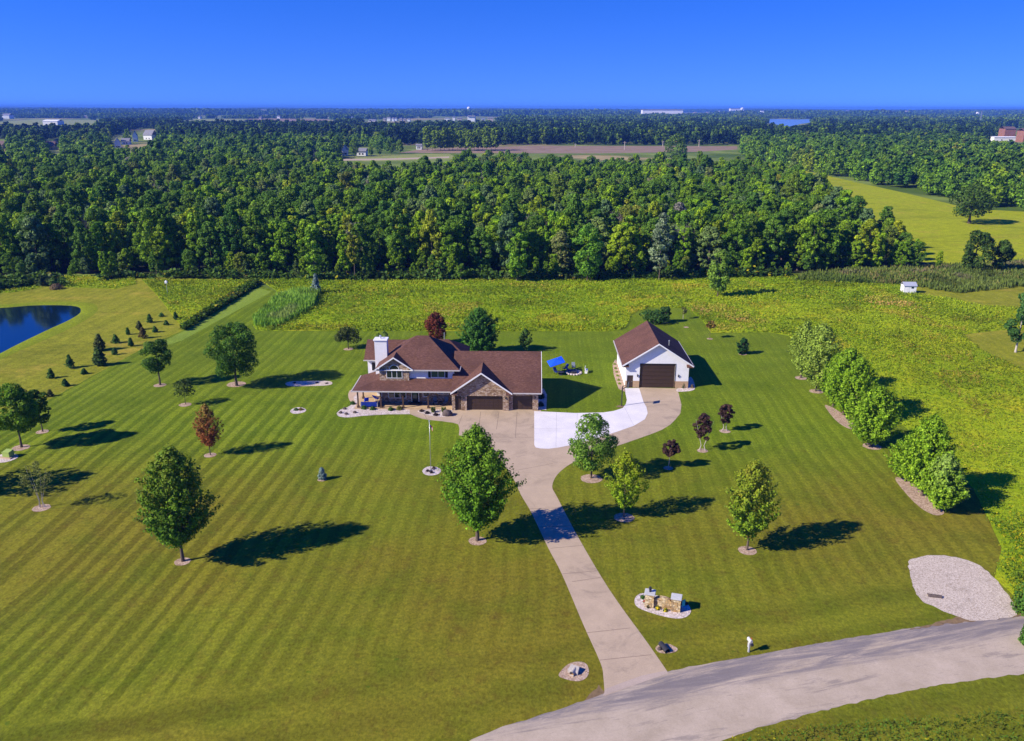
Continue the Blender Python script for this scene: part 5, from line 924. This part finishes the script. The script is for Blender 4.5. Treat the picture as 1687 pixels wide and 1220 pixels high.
# grey leafless trees standing among the others
GREYBARK = speckled('dead_bark', (0.30, 0.25, 0.23), .25, 5)
BM = [bare(s, 11, 3, 4).build('crown', GREYBARK).data for s in (1, 2, 3)]
for o in list(bpy.data.objects):
    if o.parent is None and o.name.startswith('crown') and o.data in BM: bpy.data.objects.remove(o)
for i, (px, py) in enumerate(((1130, 425), (395, 425), (885, 412), (1010, 400), (150, 415), (700, 380), (560, 350), (1160, 350), (260, 345), (930, 330), (790, 320), (480, 320), (1250, 370), (330, 330), (1100, 310), (60, 350), (640, 330))):
    x, y = G(px, py, 3); t = root('bare_tree', (x, y, 0), 'grey leafless tree standing among the green trees of the wood', 'tree', 'grey leafless trees in the wood', i * 1.3); t.scale = (1.0, 1.0, 1.05 + .06 * (i % 3))
    put(bpy.data.objects.new('crown', BM[i % 3]), parent=t); put(bpy.data.objects.new('trunk', TRKM), parent=t)
def scatter(name, P, meshes, size, seed, weights=None, sz=(.75, 1.2), kind='stuff', heights=None):
    """ONE object: a mesh of every tree's foliage placed by a node tree"""
    r = np.random.default_rng(seed); n = len(P); me = bpy.data.meshes.new(name); me.vertices.add(n)
    co = np.zeros((n, 3), np.float32); co[:, :2] = P; me.vertices.foreach_set('co', co.ravel())
    def attr(nm, tp, v, key='value'): a = me.attributes.new(nm, tp, 'POINT'); a.data.foreach_set(key, v.ravel())
    sc = (r.uniform(*sz, n) * size).astype(np.float32); S3 = np.stack([sc, sc, sc * r.uniform(.85, 1.15, n)], 1).astype(np.float32)
    if heights is not None: S3 *= heights[:, None].astype(np.float32)
    rot = np.zeros((n, 3), np.float32); rot[:, 2] = r.uniform(0, 6.28, n)
    attr('sz', 'FLOAT_VECTOR', S3, 'vector'); attr('rt', 'FLOAT_VECTOR', rot, 'vector'); attr('ix', 'INT', r.choice(len(meshes), n, p=weights).astype(np.int32))
    o = bpy.data.objects.new(name, me); put(o, kind=kind)
    ng = bpy.data.node_groups.new(name, 'GeometryNodeTree'); ng.interface.new_socket('Geometry', in_out='INPUT', socket_type='NodeSocketGeometry'); ng.interface.new_socket('Geometry', in_out='OUTPUT', socket_type='NodeSocketGeometry')
    gi = ng.nodes.new('NodeGroupInput'); go = ng.nodes.new('NodeGroupOutput'); ip = ng.nodes.new('GeometryNodeInstanceOnPoints'); g2 = ng.nodes.new('GeometryNodeGeometryToInstance')
    for m in meshes:
        src = SRC.get(m.name)
        if src is None: src = bpy.data.objects.new('source', m); SRC[m.name] = src
        oi = ng.nodes.new('GeometryNodeObjectInfo'); oi.inputs['Object'].default_value = src; oi.inputs['As Instance'].default_value = False; oi.transform_space = 'ORIGINAL'
        ng.links.new(oi.outputs['Geometry'], g2.inputs[0])
    ip.inputs['Pick Instance'].default_value = True
    def na(nm, tp):
        a = ng.nodes.new('GeometryNodeInputNamedAttribute'); a.data_type = tp; a.inputs['Name'].default_value = nm; return a.outputs['Attribute']
    er = ng.nodes.new('FunctionNodeEulerToRotation'); ng.links.new(na('rt', 'FLOAT_VECTOR'), er.inputs[0]); ng.links.new(er.outputs[0], ip.inputs['Rotation'])
    ng.links.new(na('sz', 'FLOAT_VECTOR'), ip.inputs['Scale']); ng.links.new(na('ix', 'INT'), ip.inputs['Instance Index']); ng.links.new(gi.outputs[0], ip.inputs['Points']); ng.links.new(g2.outputs[0], ip.inputs['Instance']); ng.links.new(ip.outputs[0], go.inputs[0])
    md = o.modifiers.new('scatter', 'NODES'); md.node_group = ng; return o
SRC = {}
scatter('woodland', rest, KINDS_, .87, 3, (.17, .14, .15, .08, .12, .1, .14, .1), (.68, 1.25))
_o = scatter('undergrowth', UNDER, KINDS_, .34, 44, None, (.6, 1.45))
# far woods: lighter meshes
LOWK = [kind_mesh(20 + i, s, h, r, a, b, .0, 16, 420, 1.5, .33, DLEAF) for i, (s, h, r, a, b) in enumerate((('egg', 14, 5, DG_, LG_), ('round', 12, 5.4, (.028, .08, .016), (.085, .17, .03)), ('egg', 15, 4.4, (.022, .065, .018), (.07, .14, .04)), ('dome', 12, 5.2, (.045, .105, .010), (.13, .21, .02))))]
MIDK = [kind_mesh(30 + i, s_, h, r, a, b, .0, 24, 800, 1.1, .3) for i, (s_, h, r, a, b) in enumerate((('egg', 14, 5, DG_, LG_), ('round', 12, 5.4, (.06, .14, .008), (.2, .34, .03)), ('egg', 15, 4.4, (.04, .11, .012), (.15, .27, .04)), ('dome', 12, 5.2, (.08, .17, .010), (.25, .40, .02))))]
keep_px = [((640, 262), (640, 250), (690, 242), (880, 238), (1085, 238), (1218, 237.5), (1216, 247), (1170, 262), (1100, 260), (860, 256), (740, 266)),
           ((1292, 292), (1285, 278), (1300, 279), (1400, 302), (1500, 324), (1600, 347), (1900, 380), (1900, 480), (1550, 440), (1535, 403), (1470, 372), (1405, 338), (1350, 315)),
           ((74, 230), (104, 230), (106, 250), (72, 250)), ((-5, 234), (14, 234), (14, 248), (-5, 248)), ((186, 226), (230, 212), (262, 214), (262, 232), (222, 244), (200, 248), (184, 246)), ((176, 228), (200, 228), (196, 242), (180, 242)), ((512, 244), (528, 244), (528, 260), (512, 260)),
           ((562, 243), (608, 243), (640, 252), (700, 254), (745, 250), (742, 262), (600, 264), (560, 262)), ((-5, 196), (170, 196.5), (150, 208), (-5, 208)), ((300, 196), (560, 196), (550, 200.5), (300, 201)),
           ((1250, 195), (1350, 195), (1345, 202), (1300, 208), (1266, 205)), ((1626, 222), (1672, 222), (1672, 232), (1626, 232)), ((1644, 208), (1695, 210), (1695, 232), (1674, 232), (1668, 224), (1646, 224)), ((680, 238), (700, 238), (700, 250), (680, 250)), ((1085, 224), (1215, 224), (1215, 238), (1085, 238)) if False else ((0, 0), (1, 0), (0, 1)),
           ((595, 198), (700, 194.5), (830, 195), (830, 201.5), (720, 202), (600, 203))]
def px_of(P, z):
    d = P[:, 1] * CP - (z - CAM_H) * SP; up = P[:, 1] * SP + (z - CAM_H) * CP; return np.stack([PX0 + FPX * P[:, 0] / d, PY0 - FPX * up / d], 1)
def clear_of(P, h=13):
    ok = np.ones(len(P), bool)
    for q in keep_px:
        for z in (0, h * .33, h * .66, h): ok &= ~inside(px_of(P, z), q)
    return ok
def far_zone(y0, y1, s, seed, thr, scl):
    r = np.random.default_rng(seed); X = y1 * .72; P = jgrid(-X, X, y0, y1, s, r); P = P[in_view(P, 1.05, 20)]
    P = P[~inside(P, wood_poly)]; return P[clear_of(P)], r
P, r = far_zone(330, 960, 9.5, 11, 0, 150)
pp = px_of(P, 0)
centre = (pp[:, 0] > 640) & (pp[:, 0] < 1190) ; rightwood = pp[:, 1] < (262 + (pp[:, 0] - 1230) * .19)
mask = np.where(pp[:, 0] < 640, vnoise(P[:, 0], P[:, 1], 90, 4) * .6 + vnoise(P[:, 0], P[:, 1], 35, 5) * .4 > .28, np.where(centre, False, rightwood & (pp[:, 0] > 1225)))
P = P[mask]; scatter('far_woodland', P, MIDK, 1.0, 21)
P, r = far_zone(945, 2100, 12, 12, 0, 150); nz = vnoise(P[:, 0], P[:, 1], 220, 8) * .7 + vnoise(P[:, 0], P[:, 1], 70, 9) * .3
pp = px_of(P, 0); P = P[(nz > .22) | ((pp[:, 0] > 820) & (pp[:, 1] > 205))]; scatter('far_woodland', P, LOWK, 1.15, 22)
# groves for the plain beyond
def grove(seed):
    r = np.random.default_rng(seed); A_ = []
    for i in range(26):
        c, d, s, k, _ = lobed(seed * 40 + i, r.uniform(11, 17), r.uniform(5, 7), 0, 6, 46, 4.2, DG_, LG_, 'round', .5); c = c + np.array([r.uniform(-38, 38), r.uniform(-22, 22), 0]); A_.append((c, d, s, k * r.normal(1, .15)))
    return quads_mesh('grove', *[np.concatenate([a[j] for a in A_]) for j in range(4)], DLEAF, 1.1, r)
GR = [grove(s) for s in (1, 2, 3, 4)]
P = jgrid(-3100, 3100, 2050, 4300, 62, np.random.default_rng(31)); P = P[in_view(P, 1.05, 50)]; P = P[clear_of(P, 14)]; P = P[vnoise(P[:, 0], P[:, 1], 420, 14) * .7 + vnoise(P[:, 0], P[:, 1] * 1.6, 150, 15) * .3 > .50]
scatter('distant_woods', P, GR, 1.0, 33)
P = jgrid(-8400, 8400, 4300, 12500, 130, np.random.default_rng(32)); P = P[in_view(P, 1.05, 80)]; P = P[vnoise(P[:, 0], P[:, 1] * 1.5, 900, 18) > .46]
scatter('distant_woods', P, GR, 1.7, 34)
hl = MB(); rg = random.Random(8); xs = [(-9000 + i * 450) for i in range(41)]
vs = []
for i, x in enumerate(xs): h_ = 30 + 10 * math.sin(i * .7) + rg.uniform(-5, 6); vs += [(x, 12600, -1), (x, 13300, h_), (x, 14500, h_ + 6), (x, 14850, -1)]
hl.add(vs, [(4 * i + k, 4 * i + 4 + k, 4 * i + 5 + k, 4 * i + 1 + k) for i in range(40) for k in range(3)])
hl.build('hills', speckled('far_hill_woods', (.05, .09, .03), .5, .01), kind='structure')
# poplars in a tall row beyond the first clearing, and specimen trees by the far houses
TALL = [kind_mesh(40 + i, 'col', 24, 5.2, (.10, .20, .012), (.28, .40, .03), .05, 44, 1900, 1.1, .25, LEAF) for i in range(2)]
for i in range(17):
    px = 704 + i * 7.0; x, y = G(px, 248 + rg.uniform(-1, .8)); t = root('poplar_tree', (x, y + (i % 2) * 9, 0), 'tall poplar in the row beyond the clearing', 'tree', 'tall poplars beyond the clearing', i * 1.1); s = rg.uniform(.86, 1.06); t.scale = (s, s, s)
    put(bpy.data.objects.new('crown', TALL[i % 2]), parent=t); put(bpy.data.objects.new('trunk', TRKM), parent=t)
for i, (px, py, s, l) in enumerate(((584, 258, 1.15, 'dark tree between the two white far houses'), (612, 257, .8, 'dark tree right of the white far house'), (625, 256, .85, 'second dark tree right of the white far house'), (645, 254, 1.1, 'rounded dark tree at the end of the far road'), (659, 252, 1.0, 'rounded dark tree before the poplars'),
                                    (540, 258, 1.2, 'broad green tree left of the white far houses'), (557, 257, 1.1, 'bright green tree just left of the white far houses'), (183, 236, 1.2, 'willow like tree beside the small far field'), (212, 238, 1.2, 'broad dark tree between the far white gables'), (112, 248, .8, 'brownish tree right of the far brown roofed house'))):
    x, y = G(px, py); t = root('specimen_tree', (x, y, 0), l, 'tree', None, i); t.scale = (s, s, s); put(bpy.data.objects.new('crown', KINDS_[(i * 3) % 8]), parent=t); put(bpy.data.objects.new('trunk', TRKM), parent=t)
# ------------------------------------------------------------------ far buildings
def far_house(px, py, wpx, label, wall=FARWHITE, roof=FARGREY, rz=0, dep=9, hh=3.2, rh=2.6, gable=False, name='farmhouse', cat='house', group=None, wins=2):
    x, y = G(px, py); w_ = wpx * DEPTH(y, 0) / FPX; t = root(name, (x, y, 0), label, cat, group, R(rz)); a = w_ / 2; d = dep / 2
    m = MB().box(-a, -d, 0, a, d, hh)
    if gable: m.wallpoly([(-a, hh), (a, hh), (0, hh + rh)], -d, d)
    m.build('wall', wall, t)
    if gable: MB().slab([(-a - .5, -d - .5, hh - .15), (0, -d - .5, hh + rh + .1), (0, d + .5, hh + rh + .1), (-a - .5, d + .5, hh - .15)], .2).slab([(a + .5, -d - .5, hh - .15), (a + .5, d + .5, hh - .15), (0, d + .5, hh + rh + .1), (0, -d - .5, hh + rh + .1)], .2).build('roof', roof, t)
    else: MB().slab([(-a - .5, -d - .6, hh), (a + .5, -d - .6, hh), (a + .5, 0, hh + rh), (-a - .5, 0, hh + rh)], .2).slab([(-a - .5, 0, hh + rh), (a + .5, 0, hh + rh), (a + .5, d + .6, hh), (-a - .5, d + .6, hh)], .2).build('roof', roof, t)
    for i in range(wins): c = -a + (i + 1) * 2 * a / (wins + 1); MB().box(c - .7, -d - .04, 1.0, c + .7, -d - .002, 2.4).build('window', GLASS, t)
    return t
far_house(84, 248, 17, 'far tan house with long brown roof among the left trees', FARTAN, FARROOF, 15, 11, 3.6, 4.5, wins=3); far_house(96, 246, 10, 'far tan gabled wing right of the brown roofed house', FARTAN, FARROOF, 15, 12, 5.5, 4.0, True)
far_house(5, 246, 14, 'far reddish roofed house cut by the left edge', FARTAN, FARROOF, -10, 10, 3.6, 4)
far_house(195, 245, 9, 'far white gabled house, left of the three white ones', FARWHITE, FARGREY, 25, 14, 6, 4.5, True); far_house(209, 239, 12, 'far white low wing behind the left white gable', FARWHITE, FARGREY, 10, 9, 4, 3)
far_house(224, 234, 7, 'far white narrow gable in the middle of the three', FARWHITE, FARGREY, 20, 12, 7, 5, True); far_house(249, 231, 16, 'far pale house with dark grey roof, right of the three', FARWHITE, FARGREY, -15, 12, 6, 6)
far_house(569, 256, 9, 'far white house with grey gable at the clearing road', FARWHITE, FARGREY, 8, 11, 5, 4, True); far_house(597, 256.5, 15, 'far low white building right of the grey gable', FARWHITE, FARGREY, 0, 10, 4, 2.6); far_house(520, 258, 7, 'far reddish gabled house half hidden by trees', FARTAN, FARROOF, -20, 10, 5, 4, True)
far_house(691, 246, 9, 'small far white shed before the ploughed field', FARWHITE, FARGREY, 0, 8, 4, 1.5, name='shed', cat='shed'); far_house(89, 207, 24, 'very far long white barn in the left fields', FARWHITE, FARWHITE, 0, 30, 9, 3, name='barn', cat='barn'); far_house(14, 197, 12, 'very far pale barn at the left edge', FARWHITE, FARGREY, 0, 30, 12, 6, name='barn', cat='barn')
far_house(1651, 230, 38, 'long low white building among the right trees', FARWHITE, FARWHITE, 0, 16, 5, .8, name='warehouse', cat='building'); far_house(1658, 225, 18, 'far brick red block behind the long white building', speckled('brick_red_wall', (.28, .13, .09), .2, .3), FARROOF, 0, 16, 13, 3, name='school', cat='building'); far_house(1686, 232, 14, 'far brick red block at the right edge', MATS['brick_red_wall'], FARROOF, 0, 16, 14, 3, name='school', cat='building')
TOWN = 'pale buildings of the distant towns'
BIG = MB().box(-.5, -.5, 0, .5, .5, 1).build('wall', FARWHITE).data; BIG2 = MB().box(-.5, -.5, 0, .5, .5, 1).build('wall', FARTAN).data; RF = MB().add([(-.52, -.55, 0), (.52, -.55, 0), (.52, .55, 0), (-.52, .55, 0), (-.52, 0, 1), (.52, 0, 1)], [(0, 1, 5, 4), (2, 3, 4, 5), (0, 4, 3), (1, 2, 5), (0, 3, 2, 1)]).build('roof', FARGREY).data
for o in list(bpy.data.objects):
    if o.parent is None and o.type == 'MESH' and o.data in (BIG, BIG2, RF): bpy.data.objects.remove(o)
def town(px, py, wpx, h=7, m=BIG, dep=20, rh=2.5, label='small pale building in the distant town', name='town_building', cat='building', group=TOWN):
    x, y = G(px, py); w_ = wpx * DEPTH(y, 0) / FPX; t = root(name, (x, y, 0), label, cat, group); b = put(bpy.data.objects.new('wall', m), parent=t); b.scale = (w_, dep, h)
    c = put(bpy.data.objects.new('roof', RF), parent=t); c.scale = (w_, dep, rh); c.location = (0, 0, h)
rg = random.Random(12)
for px, py, w_ in [(576, 197, 4), (580, 197.5, 3), (614, 202, 14), (634, 200, 5), (641, 199.5, 7), (648, 200, 4), (652, 199, 6), (661, 199.5, 5), (667, 200, 4), (674, 200, 5), (737, 199, 10), (748, 198.5, 5), (757, 198, 10), (796, 201, 6), (808, 200, 11), (822, 196, 7), (830, 195, 5), (838, 195, 4), (848, 193, 6), (856, 193.5, 3), (863, 193, 4), (871, 195, 5), (880, 194, 6), (888, 194, 4), (896, 196, 6), (905, 194, 4), (914, 195, 5), (925, 196, 4), (543, 195, 7), (552, 197, 4), (430, 197, 5), (460, 196, 6), (330, 196.5, 4), (143, 196, 9), (54, 187, 8), (186, 186, 6), (194, 185, 5), (1184, 185, 4), (1290, 187, 8), (1300, 187, 6),
                   (1316, 184.5, 9), (1323, 185, 6), (1332, 184.5, 5), (1385, 184.5, 12), (1397, 184.5, 8), (1406, 184, 6), (1418, 185, 4), (1425, 189, 4), (1448, 190, 6), (1494, 187.5, 6), (1442, 184, 4), (1520, 185, 5), (1255, 188, 6), (1262, 190, 8), (965, 186, 5), (1000, 184, 5), (436, 188, 12), (1145, 190, 5), (1165, 189, 4), (1668, 196, 4), (1610, 190, 3)]:
    town(px, py, w_ * .8, rg.uniform(8, 14) * (2.0 if py < 192 else .8), BIG if rg.random() < .7 else BIG2)
for px, py, w_, h_, l in ((1090, 190, 66, 34, 'very long white warehouse low on the horizon'), (777, 199.5, 12, 15, 'white flat building before the water tower') , (1213, 185, 22, 42, 'wide white plant below the horizon water tower'), (1594, 181, 16, 40, 'wide white block on the right horizon'), (1315, 182.5, 18, 28, 'bright white block left of the far city')): town(px, py, w_, h_, dep=60, label=l, name='warehouse', group=None)
def water_tower(px, py, top, rp, label, tank=FARWHITE, stem=.3, kind='ball'):
    x, y = G(px, py); h = ZAT(px, top, y); r = rp * DEPTH(y, 0) / FPX; t = root('water_tower', (x, y, 0), label, 'water tower')
    MB().tube((0, 0, 0), (0, 0, h - r), r * stem * 1.3, r * stem, 12).build('stem', tank, t, smooth=True); MB().ball((0, 0, h - r), r, r, r * .85, 14, 8).build('tank', tank, t, smooth=True)
water_tower(772.5, 189, 175, 3.0, 'white water tower on the horizon left of centre'); water_tower(1222, 186, 175.3, 3.0, 'pale water tower above the wide white plant'); water_tower(940, 199, 189, 3.2, 'dark water tower left of the long white warehouse', speckled('dark_blue_tank', (.04, .05, .10), .1, .1), .8)
for px, py, top, l in ((1151.5, 240.5, 229, 'wooden utility pole on the ploughed field right of the leaning tree'), (1092, 240.5, 231, 'wooden utility pole just left of the leaning tree'), (1029, 246, 232, 'wooden utility pole in the middle of the ploughed field'), (948, 241.5, 236, 'short wooden utility pole at the left of the ploughed field')):
    x, y = G(px, py); h = ZAT(px, top, y); t = root('utility_pole', (x, y, 0), l, 'utility pole'); MB().tube((0, 0, 0), (0, 0, h), .35, .25, 6).build('pole', PALEBARK, t); MB().box(-1.6, -.12, h - 1.2, 1.6, .12, h - .9).build('crossarm', PALEBARK, t)
x, y = G(1614, 205); h = ZAT(1616, 180, y); t = root('radio_mast', (x, y, 0), 'thin lattice radio mast on the right horizon', 'mast')
m = MB(); 
for s in (-1, 1):
    for q in (-1, 1): m.tube((s * 2.6, q * 2.6, 0), (s * .4, q * .4, h), .35, .2, 4)
for i in range(9):
    z0, z1 = h * i / 9, h * (i + 1) / 9; a = 2.6 - 2.2 * i / 9; b = 2.6 - 2.2 * (i + 1) / 9; m.tube((-a, -a, z0), (b, -b, z1), .18, k=4, cap=False).tube((a, a, z0), (-b, b, z1), .18, k=4, cap=False)
m.build('lattice', METAL, t)
# ------------------------------------------------------------------ haze: the blue air over the plain
hz = bpy.data.meshes.new('haze'); b = MB().box(-14500, -300, -1.5, 14500, 14950, 66); hz.from_pydata(b.v, [], b.f); hm, ht = new_mat('haze_air')
ho = ht.nodes.new('ShaderNodeOutputMaterial'); hv = ht.nodes.new('ShaderNodeVolumePrincipled'); hv.inputs['Color'].default_value = (0.11, 0.30, 1.0, 1); hv.inputs['Density'].default_value = 1 / 9000; hv.inputs['Anisotropy'].default_value = 0.0
ht.links.new(hv.outputs[0], ho.inputs['Volume']); hz.materials.append(hm); put(bpy.data.objects.new('haze', hz), kind='stuff')
